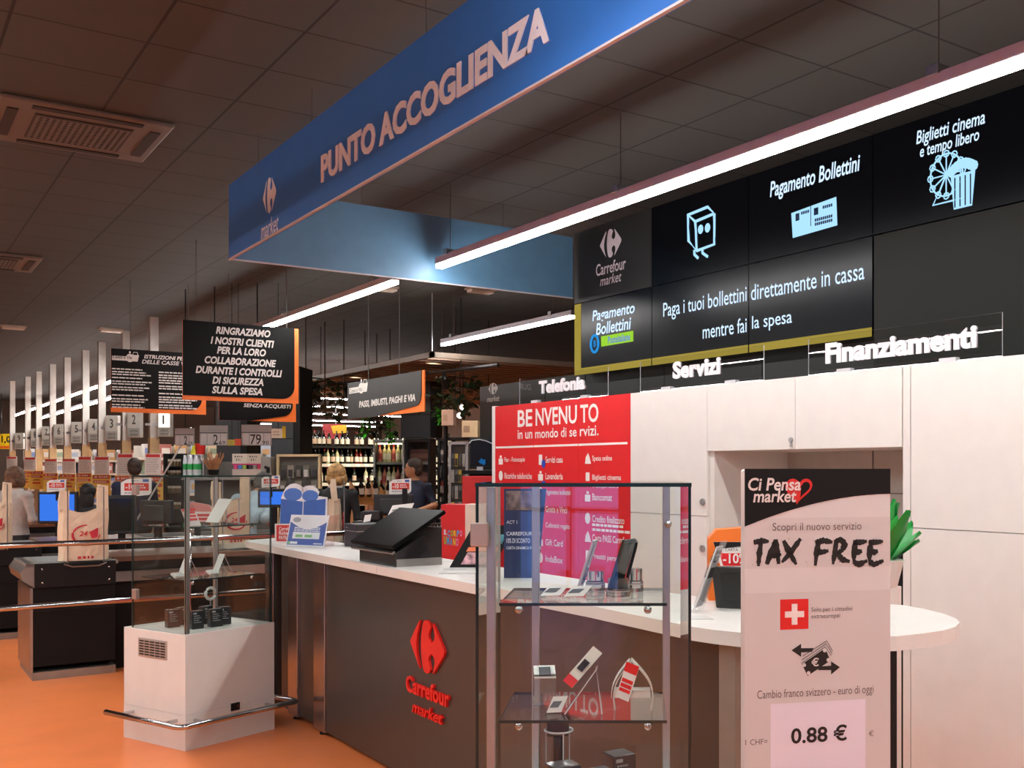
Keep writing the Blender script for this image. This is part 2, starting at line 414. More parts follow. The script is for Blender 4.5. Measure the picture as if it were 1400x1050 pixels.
seg(m, P, [(977, 292), (977, 334), (953, 343)], w)
seg(m, P, [(950, 342), (950, 348), (955, 353)], w); seg(m, P, [(961, 340), (961, 346), (968, 351)], w)
for c in ((958, 313.5), (967.5, 311.5)):
    a, b = P.uv(*c); poly(m, P, [(a + .03 * math.cos(k * math.pi / 6), b + .034 * math.sin(k * math.pi / 6)) for k in range(12)])
m.build('picture', CY1, t)
t = panel(2, 0, 'wall_screen', 'upper screen titled Pagamento Bollettini above a pale payment slip', 'screen', SB, G)
m = MB(); text_c(m, 'Pagamento Bollettini', P, 1053, 1176, 244, .135, bold=.016, shear=.15)
m.build('lettering', CYW, t)
q = [P.uv(*p) for p in ((1084, 325.5), (1145, 308), (1143.5, 269), (1082, 291.5))]
m = MB(); poly(m, P, q); sl = m.build('picture', CY1, t)
m = MB(); u0, v0 = q[0]; u1, v1 = q[2]; ww = u1 - u0; hh = v1 - v0
R = lambda a, b, c, d: rect(m, P, u0 + a * ww, v0 + b * hh, u0 + c * ww, v0 + d * hh, .002, .0025)
R(.07, .55, .16, .8); R(.5, .58, .6, .82); R(.42, .25, .435, .95)
for i in range(5): R(.2 + i * .04, .72, .23 + i * .04, .82); R(.7 + i * .045, .72, .735 + i * .045, .82)
for i in range(9):
    for k in (0, 1): R(.52 + i * .045, .22 + k * .14, .555 + i * .045, .32 + k * .14)
m.build('form_fields', mat('#0c2340', .3, emit=.3), t)
t = panel(3, 0, 'wall_screen', 'upper screen titled Biglietti cinema with big wheel and popcorn', 'screen', SB, G)
m = MB(); a, b = P.uv(1253, 195); c, d = P.uv(1347, 166); text(m, 'Biglietti cinema', P, a, (b + d) / 2 - .035, c, (b + d) / 2 + .065, bold=.012, shear=.15)
a, b = P.uv(1258, 209); c, d = P.uv(1339, 184); text(m, 'e tempo libero', P, a, (b + d) / 2 - .05, c, (b + d) / 2 + .04, bold=.012, shear=.15); m.build('lettering', CYW, t)
m = MB(); c0, d0 = P.uv(1294, 239); r0 = .118
ring = [P.pt(c0 + r0 * .92 * math.cos(k * math.pi / 12), d0 + r0 * math.sin(k * math.pi / 12), .002) for k in range(24)]
m.tube(ring, .005, 6, closed=True)
for k in range(12):
    x, y = c0 + r0 * .92 * math.cos(k * math.pi / 6), d0 + r0 * math.sin(k * math.pi / 6)
    m.tube([P.pt(c0, d0, .002), P.pt(x, y, .002)], .004, 5)
    m.tube([P.pt(x + .018 * math.cos(j * math.pi / 4), y + .018 * math.sin(j * math.pi / 4), .002) for j in range(8)], .004, 5, closed=True)
m.tube([P.pt(c0, d0, .002), P.pt(c0 - .09, d0 - r0 * 1.3, .002), P.pt(c0 + .1, d0 - r0 * 1.3, .002)], .006, 5)
bx, by = P.uv(1316, 252)
poly(m, P, [(bx - .075, by + .06), (bx + .085, by + .06), (bx + .065, by - .13), (bx - .055, by - .13)], .004)
for k in range(9): poly(m, P, [(bx - .07 + k * .018 + .03 * math.cos(j * .7), by + .085 + .03 * math.sin(k * .39) + .03 * math.sin(j * .7)) for j in range(9)], .004)
m.build('picture', CY1, t)
m = MB()
for k in range(4): rect(m, P, bx - .05 + k * .034, by - .12, bx - .042 + k * .034, by + .045, .006, .0065)
m.build('bucket_stripes', SB, t)
t = panel(0, 1, 'wall_screen', 'lower left screen with yellow border and Pagamento Bollettini title', 'screen', SB, G)
m = MB(); text_c(m, 'Pagamento', P, 810, 868, 428.5, .115, bold=.018, shear=.15)
text_c(m, 'Bollettini', P, 815, 863, 446, .10, bold=.018, shear=.15); m.build('lettering', CYW, t)
m = MB(); e, f = P.uv(866, 468); g, h = P.uv(822, 460); rect(m, P, g, P.uv(822, 474)[1], e, h, .001, .0015); m.build('green_banner', GRN, t, )
m = MB(); text(m, 'Posteitaliane', P, g + .1, P.uv(822, 474)[1] + .012, e - .04, h - .012, bold=.02, lift=.003); m.build('banner_lettering', mat('#15489c', .4, emit=.6), t)
m = MB(); g2, h2 = P.uv(813.5, 470)
m.tube([P.pt(g2 + .055 * math.cos(k * math.pi / 10), h2 + .07 * math.sin(k * math.pi / 10), .002) for k in range(20)], .012, 6, closed=True)
text(m, 'B', P, g2 - .018, h2 - .025, g2 + .018, h2 + .028, bold=.02, lift=.003); m.build('badge', BLU, t)
def border(t, y0, y1, side):
    m = MB(); rect(m, P, -y1, ZB, -y0, ZB + .055, .001, .0015)
    if side: rect(m, P, -y1, ZB + .055, -y1 + .1, ZJ - .004, .001, .0015)
    m.build('yellow_border', YEL, t)
border(t, YS[1] + .006, YS[0] - .006, True)
P0_, P1_ = P.uv(907, 424), P.uv(1182, 381); mid = -(5.345)
def two_line(t, words):
    m = MB()
    for s_, bl, tr in words:
        a, b = P.uv(*bl); c, d = P.uv(*tr); text(m, s_, P, a, b, c, d, bold=.004)
    m.build('lettering', CYW, t)
t = panel(1, 1, 'wall_screen', 'lower middle screen with the first half of the bollettini sentence', 'screen', SB, G); border(t, YS[2] + .006, YS[1] - .006, False)
uA = P.uv(907, 430)[0]; uM = P.uv(1021, 410)[0]; uM2 = P.uv(1027, 410)[0]; uZ = P.uv(1182, 380)[0]
v1b, v1t = 2.722, 2.86; v2b, v2t = 2.53, 2.645
m = MB(); text(m, 'Paga i tuoi bollettini', P, uA, v1b, uM, v1t, bold=.004); m.build('lettering', CYW, t); m = MB()
uB = P.uv(961, 440)[0]; text(m, 'mentre fai', P, uB, v2b + .012, uM - .0, v2t, bold=.004); m.build('lettering', CYW, t)
t = panel(2, 1, 'wall_screen', 'lower right screen with the second half of the bollettini sentence', 'screen', SB, G); border(t, YS[3] + .006, YS[2] - .006, False)
m = MB(); text(m, 'direttamente in cassa', P, uM2, v1b + .03, uZ, v1t, bold=.004); m.build('lettering', CYW, t); m = MB()
text(m, 'la spesa', P, uM2 + .01, v2b, P.uv(1083, 420)[0], v2t, bold=.004); m.build('lettering', CYW, t)
panel(4, 0, 'wall_screen', 'blank black upper screen at the right end of the row', 'screen', SB, G)

# ---------------------------------------------------------------- white service cabinets
FXC = 4.3; ZC = 2.13; P = PX(FXC); SEAM = 1.305; G = 'built-in service cabinets'
def cabinet(name, label, y0, y1, doors, face, z0=0., back=SX - .02, group=G):
    """doors: (y0, y1, z0, z1)"""
    t = thing(name, label, 'cabinet', (FXC + .3, (y0 + y1) / 2, z0), group)
    MB().box(FXC + .02, back, y0, y1, z0, ZC).build('carcass', WHITE, t)
    ds = []
    for a, b, c, d in doors: ds.append(MB().box(FXC, FXC + .019, a + .0018, b - .0018, c + .002, d - .002).build('door', face, t))
    return t, ds
YR = [7.825, 7.193, 6.55, 5.895]
t, ds = cabinet('service_cabinet', 'tall red fronted cabinet lettered BENVENUTO in un mondo di servizi', YR[3], YR[0],
                [(YR[1], YR[0], .08, ZC), (YR[2], YR[1], .08, ZC), (YR[3], YR[2], .08, ZC)], RED)
MB().box(FXC - .002, SX - .02, YR[0], YR[0] + .05, 0, ZC + .004).build('side_panel', WHITE_P, t)
m3 = [MB(), MB(), MB()]
# the long words are set door by door so that the gaps fall where the door joints are
vb, vt = P.uv(708, 584)[1], P.uv(708, 561)[1]
e = lambda px: P.uv(px, 570)[0]
text(m3[0], 'BE', P, e(708), vb, e(728), vt, bold=.02); text(m3[1], 'NVENU', P, e(732.5), vb, e(789), vt, bold=.02); text(m3[2], 'TO', P, e(793.5), vb, e(818.5), vt, bold=.02)
vb, vt = P.uv(708, 600.5)[1], P.uv(708, 588)[1]
text(m3[0], 'in un', P, e(708), vb, e(728), vt, bold=.012); text(m3[1], 'mondo di se', P, e(732), vb, e(788.5), vt, bold=.012); text(m3[2], 'rvizi.', P, e(793), vb, e(818.5), vt, bold=.012)
zr = P.uv(678, 612)[1]
for a, b, k in ((e(678), -YR[1] - .004, 0), (-YR[1] + .004, -YR[2] - .004, 1), (-YR[2] + .004, e(858), 2)): rect(m3[k], P, a, zr - .008, b, zr + .008)
cols = [(682, 690, ['Fax - Fotocopie', 'Ricariche telefoniche']),
        (736, 746, ['Servizi casa', 'Lavanderia', 'Pagamento bollettini', 'Gratta e Vinci', 'Cofanetti regalo', 'Gift Card', 'IndaBox']),
        (800, 810, ['Spesa online', 'Biglietti cinema', 'Bancomat', 'Credito finalizzato', 'Carta PASS Carrefour', 'Prestiti personali'])]
W_ = {'Fax - Fotocopie': .33, 'Ricariche telefoniche': .44, 'Pagamento bollettini': .36, 'Credito finalizzato': .4, 'Carta PASS Carrefour': .47, 'Prestiti personali': .41, 'Biglietti cinema': .36, 'Gratta e Vinci': .31, 'Cofanetti regalo': .35}
for ci, (pi, pt_, ws) in enumerate(cols):
    for k, s_ in enumerate(ws):
        z = 1.672 - k * (.128 if ci < 2 else .138) - (.02 if ci == 2 and k > 2 else 0)
        m = MB(); ui, ut = e(pi), e(pt_)
        text(m, s_, P, ut, z - .02, ut + W_.get(s_, .25), z + .03, bold=.01)
        q = k + ci * 3
        if q % 4 == 0: rect(m, P, ui, z - .03, ui + .07, z + .02); rect(m, P, ui + .02, z + .025, ui + .05, z + .045)
        elif q % 4 == 1: poly(m, P, [(ui + .035 + .035 * math.cos(j * .63), z + .005 + .042 * math.sin(j * .63)) for j in range(10)])
        elif q % 4 == 2: poly(m, P, [(ui, z - .03), (ui + .08, z - .03), (ui + .06, z + .02), (ui + .04, z + .05), (ui + .01, z + .02)])
        else: rect(m, P, ui + .01, z - .035, ui + .06, z + .045)
        m.build('lettering', WHITE_P, ds[ci])
m = MB(); text(m, 'e tempo libero', P, e(810), 1.672 - .138 - .075, e(810) + .33, 1.672 - .138 - .03, bold=.008)
lines(m, P, e(810), e(810) + .5, 1.672 - .02 - .138 * 3 - .03, 2, .035, .018, seed=4); m.build('small_print', WHITE_P, ds[2])
for k in range(3): m3[k].build('lettering', WHITE_P, ds[k])
m = MB(); ui = e(738); poly(m, P, [(ui + .06 + .03 * math.cos(j * .7), 1.645 + .035 * math.sin(j * .7)) for j in range(9)], .002); m.build('blue_badge', mat('#2746b4', .5), ds[1])
t, ds = cabinet('service_cabinet', 'tall plain white cabinet between the red cabinet and the niche', 5.075, 5.895, [(5.075, 5.895, SEAM, ZC), (5.075, 5.895, .08, SEAM)], WHITE)
pl = (FXC - .004, 5.12, 1.385)
for d_, zz in zip(ds, (1.395, 1.10)): MB().tube([(FXC, 5.115, zz), (FXC - .012, 5.115, zz)], .022, 12).build('lock', ALU, d_)
# niche: upper cupboard, side and back panels, lower cupboard
t = thing('niche_cabinet', 'white open niche with two closed doors above it, behind the totem', 'cabinet', (FXC + .3, 4.3, 0), G)
MB().box(FXC + .02, SX - .02, 3.535, 5.07, 1.715, ZC).build('upper_carcass', WHITE, t)
d1 = MB().box(FXC, FXC + .019, 4.302, 5.073, 1.717, ZC - .002).build('door', WHITE, t); d2 = MB().box(FXC, FXC + .019, 3.537, 4.298, 1.717, ZC - .002).build('door', WHITE, t)
MB().tube([(FXC, 4.33, 1.77), (FXC - .012, 4.33, 1.77)], .014, 12).box(FXC - .006, FXC, 4.322, 4.338, 1.73, 1.765).build('lock', ALU, d1)
MB().box(FXC + .02, SX - .02, 5.03, 5.073, 0, 1.715).build('side_panel', WHITE, t)
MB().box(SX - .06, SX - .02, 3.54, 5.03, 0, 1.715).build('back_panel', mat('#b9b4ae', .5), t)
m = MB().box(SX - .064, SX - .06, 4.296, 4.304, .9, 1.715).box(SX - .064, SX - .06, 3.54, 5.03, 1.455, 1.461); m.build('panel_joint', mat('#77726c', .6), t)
MB().box(FXC + .1, SX - .06, 3.56, 5.03, 0, .86).build('lower_carcass', WHITE, t)
MB().box(FXC - .004, FXC + .03, 3.535, 3.57, 0, 1.21).build('black_gap_strip', BLACKM, t)  # solid black strip drawn for the dark gap at the niche's edge
t, ds = cabinet('service_cabinet', 'wide plain white cabinet right of the niche, at the picture edge', 1.6, 3.533, [(1.6, 3.48, SEAM, ZC), (1.6, 3.48, .08, SEAM), (3.482, 3.531, .0, ZC)], WHITE)
t, ds = cabinet('service_cabinet', 'white cabinet next along the wall beyond the picture edge', -1.0, 1.597, [(-1.0, 1.597, SEAM, ZC), (-1.0, 1.597, .08, SEAM)], WHITE)

# ---------------------------------------------------------------- acrylic department signs on the cabinets
XS = 4.36; P = PX(XS)
def acr(word, pxl, pxr, ww, vlet, clips, label):
    yl, yr = onX(pxl, 500, XS).y, onX(pxr, 500, XS).y
    t = thing('acrylic_sign', label, 'sign', (XS, (yl + yr) / 2, ZC), 'acrylic department signs')
    MB().slab((XS, yl, ZC + .005), (XS, yr, ZC + .005), (XS, yl, ZC + .215), .006, 0, 1).build('panel', [ACRYL, ACEDGE], t)
    m = MB(); a, b = P.uv(ww[0], 500)[0], P.uv(ww[1], 500)[0]
    text(m, word, P, a, vlet[0], b, vlet[1], bold=.045, lift=.002, deep=.008); m.build('lettering', LETW, t)
    for c in clips:
        y = onX(c, 520, XS).y; MB().box(XS - .012, XS + .02, y - .05, y + .05, ZC + .0045, ZC + .025).build('clip', mat('#cfcdd0', .4), t)
acr('Telefonia', 711, 832, (738, 801), (2.20, 2.305), (732, 800), 'clear acrylic sign reading Telefonia on top of the red cabinet')
acr('Servizi', 876, 1045, (921, 986), (2.20, 2.315), (912, 1000), 'clear acrylic sign reading Servizi on top of the plain cabinet')
acr('Finanziamenti', 1106, 1371, (1130, 1337), (2.19, 2.305), (1155, 1297), 'clear acrylic sign reading Finanziamenti, the longest of the row')
# market emblem on the dark partition
P = PX(SX); u0, v0 = P.uv(666, 550); u1, v1 = P.uv(683, 522)
t = thing('emblem_sign', 'small grey emblem and market lettering on the dark partition end', 'sign', (SX, 8.6, 2.2))
logo('emblem', t, P, ((u0 + u1) / 2, v1, u1 - u0, v1 - v0), mat('#8a8580', .6), big=False, lift=-.0002, deep=.003)
# ================================================================ reception counter
ZK = 1.09                                    # worktop height
XF, XB, XPAN = 2.205, 2.70, 2.245
t = thing('worktop', 'long white counter worktop with rounded left corner and flared oval right end', 'worktop', (2.4, 5, ZK))
fr = [(XF, 7.62), (XF + .015, 7.72), (XF + .06, 7.80), (XF + .13, 7.84), (2.46, 7.90), (XB, 7.90)]
bk = [(XB, 3.45), (2.76, 3.15), (2.9, 2.93), (3.08, 2.76), (3.16, 2.68)]
# the right end: a rounded tongue swinging towards the cabinets
en = [onZ(*p, ZK) for p in [(1232, 827), (1262, 832), (1290, 839), (1307, 845.5), (1312, 851), (1306, 857), (1289, 862), (1262, 866), (1225, 870), (1150, 872), (1080, 870), (1011, 865), (975, 861), (947, 857)]]
pts = [Vector((a, b, ZK)) for a, b in fr] + [Vector((XB, 3.5, ZK)), Vector((2.72, 3.2, ZK)), Vector((2.85, 2.98, ZK)), Vector((3.05, 2.84, ZK))] + en + [Vector((XF, 3.3, ZK)), Vector((XF, 5.4, ZK))]
MB().prism(pts, (0, 0, -.045)).build('worktop', WHITE, t)
m = MB().box(XF - .0005, XF + .001, 5.305, 5.308, ZK - .045, ZK).box(XF, XB, 5.305, 5.308, ZK, ZK + .0004); m.build('board_joint', mat('#a39b93', .6), t)
t = thing('reception_counter', 'dark brown reception counter base with steel posts and red shop emblem', 'counter', (2.45, 5, 0))
yb = lambda px: onX(px, 850, XPAN).y
ZU = ZK - .045
MB().box(XPAN, XPAN + .03, yb(987), yb(446), .03, ZU).build('front_panel', DARK, t)
MB().box(XPAN + .01, XPAN + .03, yb(432), yb(409), .03, ZU).build('front_panel', DARK, t)
MB().box(XPAN + .01, XPAN + .03, yb(397), yb(383), .03, ZU).build('front_panel', DARK, t)
MB().box(XPAN + .03, XB - .03, yb(384) - .02, yb(383) + .04, .03, ZU).build('side_panel', DARK, t)
for a, b, f in ((396.5, 409, 1), (431.5, 446.5, 1), (365, 376, 1), (987, 1010, 0)):
    y0, y1 = yb(b), yb(a)
    p = MB().box(XPAN - .014, XPAN + .05, y0, y1, .025, ZU).build('post', mat('#b9b7b6', .22, 1., name='satin_steel') if f else mat('#8d877e', .45, .3), t, bevel=.003)
    MB().lathe((XPAN + .015, (y0 + y1) / 2, 0), [(.022, 0), (.022, .012), (.012, .016), (.012, .026)]).build('foot', BLACK, p)
MB().box(XB - .03, XB, 3.4, 7.7, .03, ZU).build('rear_panel', WHITE, t)
q = onZ(1219, 900, .9); MB().box(2.86, 2.94, 2.44, 2.52, 0, ZU).build('leg', BLACKM, t)
MB().box(2.30, 2.86, 2.47, 2.50, .05, ZU).build('cross_panel', DARK, t)
P = PX(XPAN); ua, va = P.uv(557, 885); ub, vb = P.uv(618, 885); _, vt = P.uv(588, 848); _, v2 = P.uv(588, 921)
ue0, ue1 = P.uv(564, 880)[0], P.uv(611, 880)[0]
m = MB(); emblem(m, P, (ue0 + ue1) / 2, (vt + v2) / 2, ue1 - ue0, vt - v2, .001, .012)
a0, b0 = P.uv(558, 947); a1, b1 = P.uv(617, 965)
text(m, 'Carrefour', P, a0, P.uv(562, 946)[1], a1, P.uv(562, 923)[1], bold=.025, lift=.001, deep=.012)
text(m, 'market', P, P.uv(566, 960)[0], P.uv(566, 973)[1] , P.uv(608, 980)[0], P.uv(566, 957)[1], bold=.012, shear=.25, lift=.001, deep=.012)
m.build('red_emblem', mat('#e2231c', .45, emit=0), t)

# ================================================================ glass display cases
def display_case(name, label, loc, rz, w, d, gx0, gx1, gy0, gy1, door_left, shelves, posts, ztop=1.563, zb=.66, hinge=()):
    """local frame: x to the right along the front, y to the back; origin = front left corner of the base"""
    t = thing(name, label, 'display case'); G_ = .007
    MB().box(0, w, 0, d, 0, .2).build('plinth', WHITE, t)
    MB().box(.0, w, .0, d, .2, zb).build('base_cabinet', WHITE, t, bevel=.003)
    def pane(a, b, c, e, nm='glass_pane', th=G_, horizontal=False, z0=zb, z1=ztop):
        m = MB().box(a, b, c, e, z0, z1); 
        big = max(((b - a) * (e - c), 'z'), ((b - a) * (z1 - z0), 'y'), ((e - c) * (z1 - z0), 'x'))[1]
        m.m = [0 if (big == 'z' and i < 2) or (big == 'y' and i in (2, 4)) or (big == 'x' and i in (3, 5)) else 1 for i in range(6)]
        return m.build(nm, [GLASS, EDGE], t)
    pane(gx0, gx1, gy0, gy0 + G_, z1=ztop - .007); pane(gx0, gx1, gy1 - G_, gy1, z1=ztop - .007)
    pane(gx0, gx0 + G_, gy0 + G_ + .002, gy1 - G_ - .002, z1=ztop - .007); pane(gx1 - G_, gx1, gy0 + G_ + .002, gy1 - G_ - .002, z1=ztop - .007)
    pane(gx0 - .001, gx1 + .001, gy0 - .001, gy1 + .001, 'glass_top', z0=ztop - .007, z1=ztop + .003)
    for x, y in posts: MB().box(x - .011, x + .011, y - .011, y + .011, zb, ztop - .008).build('post', ALU, t, bevel=.002)
    for z, a, b, c, e in shelves:
        s = pane(a, b, c, e, 'glass_shelf', z0=z - .008, z1=z)
        for x in (a + .05, b - .05):
            MB().ball((x, c + .02, z - .02), .011).build('stud', CHROME, s, smooth=True)
    for x, y, z, ax in hinge:
        h = MB().box(x - .022, x + .022, y - .012, y + .012, z - .03, z + .03) if ax == 'x' else MB().box(x - .012, x + .012, y - .022, y + .022, z - .03, z + .03)
        h.build('hinge', mat('#b3a49c', .4, .6), t, bevel=.003)
    place(t, loc, rz); return t
# right-hand case: front parallel to the picture
RC0 = at(650, 642, 2.68); RC0.z = 0
RV, FV = Vector((cs, -sn, 0)), Vector((sn, cs, 0))
WC, DC = .549, .46
RCO = RC0 - RV * .03 - FV * .03
rc = display_case('display_case', 'tall glass display case with phones in front of the counter', RCO, -YAW, WC + .06, DC + .06, .03, .03 + WC, .03, .03 + DC, True,
                  [(1.2505, .03 + .05, .03 + .49, .11, .46), (.943, .03 + .05, .03 + .49, .11, .46)],
                  [(.065, .07), (.03 + .115, .45), (.03 + WC - .05, .45)], hinge=[(.042, .02, 1.435, 'x')])
MB().ball((.03 + WC - .045, .435, 1.44), .011).build('stud', CHROME, rc, smooth=True)
def inR(px, py, z, dy=None):
    """a point seen at px,py on height z, in the right case's frame"""
    p = onZ(px, py, z) - RCO; return Vector((p.dot(RV), p.dot(FV), z))
def RCp(x, y, z): return RCO + RV * x + FV * y + Vector((0, 0, z))
def at_case(o, x, y, z, rz=0.): return place(o, RCp(x, y, z), -YAW + rz)
def atR(px, d, z): # point at sight column px and depth d
    p = at(px, 642, d) - RCO; return p.dot(RV), p.dot(FV), z
Z1, Z2, Z0 = 1.2515, .944, .661
def phone(label, colr, w, h, tilt, base):
    t = thing('smartphone', label, 'phone', group='phones in the right glass case')
    ux = Vector((math.sin(tilt), 0, math.cos(tilt)))
    o = Vector((0, 0, .018)); th = .008
    m = MB().slab(o, o + Vector((0, w, 0)), o + ux * h, th); m.build('body', colr, t, bevel=.002)
    n = Vector((0, w, 0)).cross(ux).normalized()
    q = o + ux * h * .08 + Vector((0, w * .07, 0)) + n * (th + .0004)
    MB().slab(q, q + Vector((0, w * .86, 0)), q + ux * h * .84, .0006).build('screen', mat('#1a1d20', .08, spec=.8), t)
    return t
SOLID = bpy.data.materials.new('solid_acrylic'); SOLID.use_nodes = True
for k_, v_ in (('Base Color', (.93, .95, .95, 1)), ('Roughness', .04), ('Transmission Weight', .92), ('IOR', 1.4)): SOLID.node_tree.nodes['Principled BSDF'].inputs[k_].default_value = v_
def acryl_puck(label, r, h):
    t = thing('acrylic_stand', label, 'stand', group='clear acrylic stands in the glass case')
    MB().lathe((0, 0, 0), [(r, 0), (r, h * .45)], 24).build('base', SOLID, t, smooth=False)
    MB().lathe((0, 0, h * .45), [(r * .86, 0), (r * .86, h * .55)], 24).build('upper_ring', SOLID, t)
    MB().lathe((0, 0, h * .3), [(r * 1.01, 0), (r * 1.01, .002)], 20).build('rim', ACEDGE, t)
    return t
x, y, z = atR(845, 2.9, Z1)
at_case(acryl_puck('round clear acrylic stand carrying the large grey phone', .033, .05), x, y, Z1)
at_case(phone('large grey smartphone leaning back on a round acrylic stand', mat('#4a4e50', .25, .6), .07, .145, .33, 1), x - .03, y - .03, Z1 + .004, -.5)
x, y, z = atR(869, 3.02, Z1)
at_case(acryl_puck('tall round clear acrylic stand behind the thin black phone', .022, .065), x, y, Z1)
at_case(phone('thin black smartphone seen edge-on beside the large grey one', BLACK, .065, .13, .26, 1), x - .034, y - .03, Z1)
x, y, z = atR(795, 2.98, Z1)
at_case(phone('silver smartphone seen edge-on at the middle of the top shelf', mat('#c9c0b8', .3, .4), .065, .14, .32, 1), x - .012, y - .03, Z1, -.12)
x, y, z = atR(814, 3.05, Z1)
at_case(acryl_puck('clear acrylic stand with white rim behind the silver phone', .028, .055), x, y, Z1)
def tag_card(label, w, h, tilt=.5, clear=False):
    t = thing('price_tag', label, 'price tag', group='small price tags in the right glass case')
    up = Vector((0, math.sin(tilt), math.cos(tilt)))
    MB().slab((-w / 2, 0, 0), (w / 2, 0, 0), up * h, .003).build('card', mat('#e9e7e2', .5), t)
    n = Vector((1, 0, 0)).cross(up); q = up * h * .3 + n * .0035
    MB().slab(q + Vector((-w * .3, 0, 0)), q + Vector((w * .3, 0, 0)), q + up * h * .4, .0005).build('print', mat('#5f6468', .6), t)
    a = Vector((0, .03, 0)); MB().slab((-w / 2, .004, 0), (w / 2, .004, 0), (-w / 2, .028, 0), .002).build('foot', [ACRYL], t)
    return t
for px, d, lab in ((752, 2.9, 'small white price tag at the left of the top shelf'), (784, 2.88, 'small white price tag at the foot of the silver phone')):
    x, y, z = atR(px, d, Z1); at_case(tag_card(lab, .055, .03), x, y, Z1 + .001, .25)
x, y, z = atR(749, 2.9, Z2); 
t = thing('tag_block', 'clear acrylic block holding an upper white tag, second shelf', 'stand', group=None)
MB().box(-.03, .03, 0, .05, 0, .085).build('block', SOLID, t); MB().slab((-.03, -.002, .075), (.03, -.002, .075), (-.03, .045, .1), .004).build('tag', mat('#ecebe6', .5), t)
MB().slab((-.016, -.003, .0835), (.016, -.003, .0835), (-.016, .028, .1), .003).build('print', mat('#54595c', .6), t); at_case(t, x - .01, y + .03, Z2, .15)
x, y, z = atR(757, 2.84, Z2); at_case(tag_card('lower white price tag standing in front of the acrylic block', .04, .042, .25), x, y - .0, Z2 + .001, .2)
# memory card blister on an acrylic easel
t = thing('blister_pack', 'white blister pack with red end leaning on an acrylic easel, second shelf', 'packaged card')
up = Vector((.62, .1, .78)).normalized(); sd = Vector((.55, -.5, -.3)).normalized()
up = Vector((.66, .12, .74)).normalized(); o = Vector((0, 0, .075)); sd = Vector((.78, -.2, -.6)).normalized()
MB().slab(o, o + sd * .032, o + up * .125, .003).build('card', mat('#e4e1d4', .4), t)
n = sd.cross(up).normalized()
MB().slab(o + n * .004, o + n * .004 + sd * .032, o + n * .004 + up * .026, .001).build('red_end', RED, t)
q = o + n * .004 + up * .05 + sd * .006; MB().slab(q, q + sd * .018, q + up * .034, .004).build('memory_stick', BLACK, t)
x, y, z = atR(770, 2.9, Z2); at_case(t, x, y, Z2)
t = thing('acrylic_easel', 'clear acrylic easel stand in the middle of the second shelf', 'stand')
MB().slab((0, 0, 0), (.0, .06, 0), (.085, .0, .12), .003).build('back_plate', [ACRYL, ACEDGE], t)
MB().slab((.085, 0, .12), (.085, .06, .12), (.1, 0, 0), .003).build('strut', [ACRYL], t)
MB().slab((0, 0, 0), (0, .06, 0), (.1, 0, 0), .003).build('foot', [ACRYL], t)
m = MB(); m.tube([(0, -.001, 0), (.085, -.001, .12), (.1, -.001, 0)], .0022, 6); m.build('rim', ACEDGE, t)
x, y, z = atR(772, 2.82, Z2); at_case(t, x, y, Z2 + .001)
# arched white stand with a red card
t = thing('arch_stand', 'white arch-shaped stand with red and white card, second shelf', 'stand')
def arch(s):
    out = []
    for k in range(9):
        a = k / 8; out.append((s[0] + (s[2] - s[0]) * a + s[4] * math.sin(a * math.pi), s[1] + (s[3] - s[1]) * a))
    return out
L = arch((0, 0, .045, .135, -.022)); R_ = arch((.098, 0, .045, .135, .026)); m = MB()
for A in (L, R_):
    for i in range(8): m.slab((A[i][0], 0, A[i][1]), (A[i][0], .045, A[i][1]), (A[i + 1][0], 0, A[i + 1][1]), .003)
m.build('arch', mat('#d7d3cc', .35), t)
MB().box(.0, .098, 0, .045, .052, .055).box(.0, .098, .0, .003, .035, .056).build('cross_bar', mat('#dedad3', .35), t)
m = MB()
for i in range(2, 8):
    a, b = Vector((L[i][0] - .0035, 0, L[i][1])), Vector((L[i + 1][0] - .0035, 0, L[i + 1][1])); m.slab(a, a + Vector((0, .045, 0)), b, -.0015)
m.build('card', mat('#e7e3df', .5), t)
c = MB(); f = MB()
c0 = Vector((.004, -.004, .04)); up = Vector((.03, .0, .095)); sd = Vector((.034, -.012, -.012))
c.slab(c0, c0 + sd, c0 + up, .002); c.build('card', mat('#e7e3df', .5), t)
n = sd.cross(up).normalized()
for a, b in ((.74, 1.), (.46, .56), (.32, .42), (.2, .29)):
    q = c0 + up * a + n * .0025 + (sd * .08 if a < .7 else sd * 0); f.slab(q, q + sd * (1 if a > .7 else .84), q + up * (b - a), .0006)
f.build('red_print', RED, t)
x, y, z = atR(840, 2.86, Z2); at_case(t, x, y, Z2 + .001)
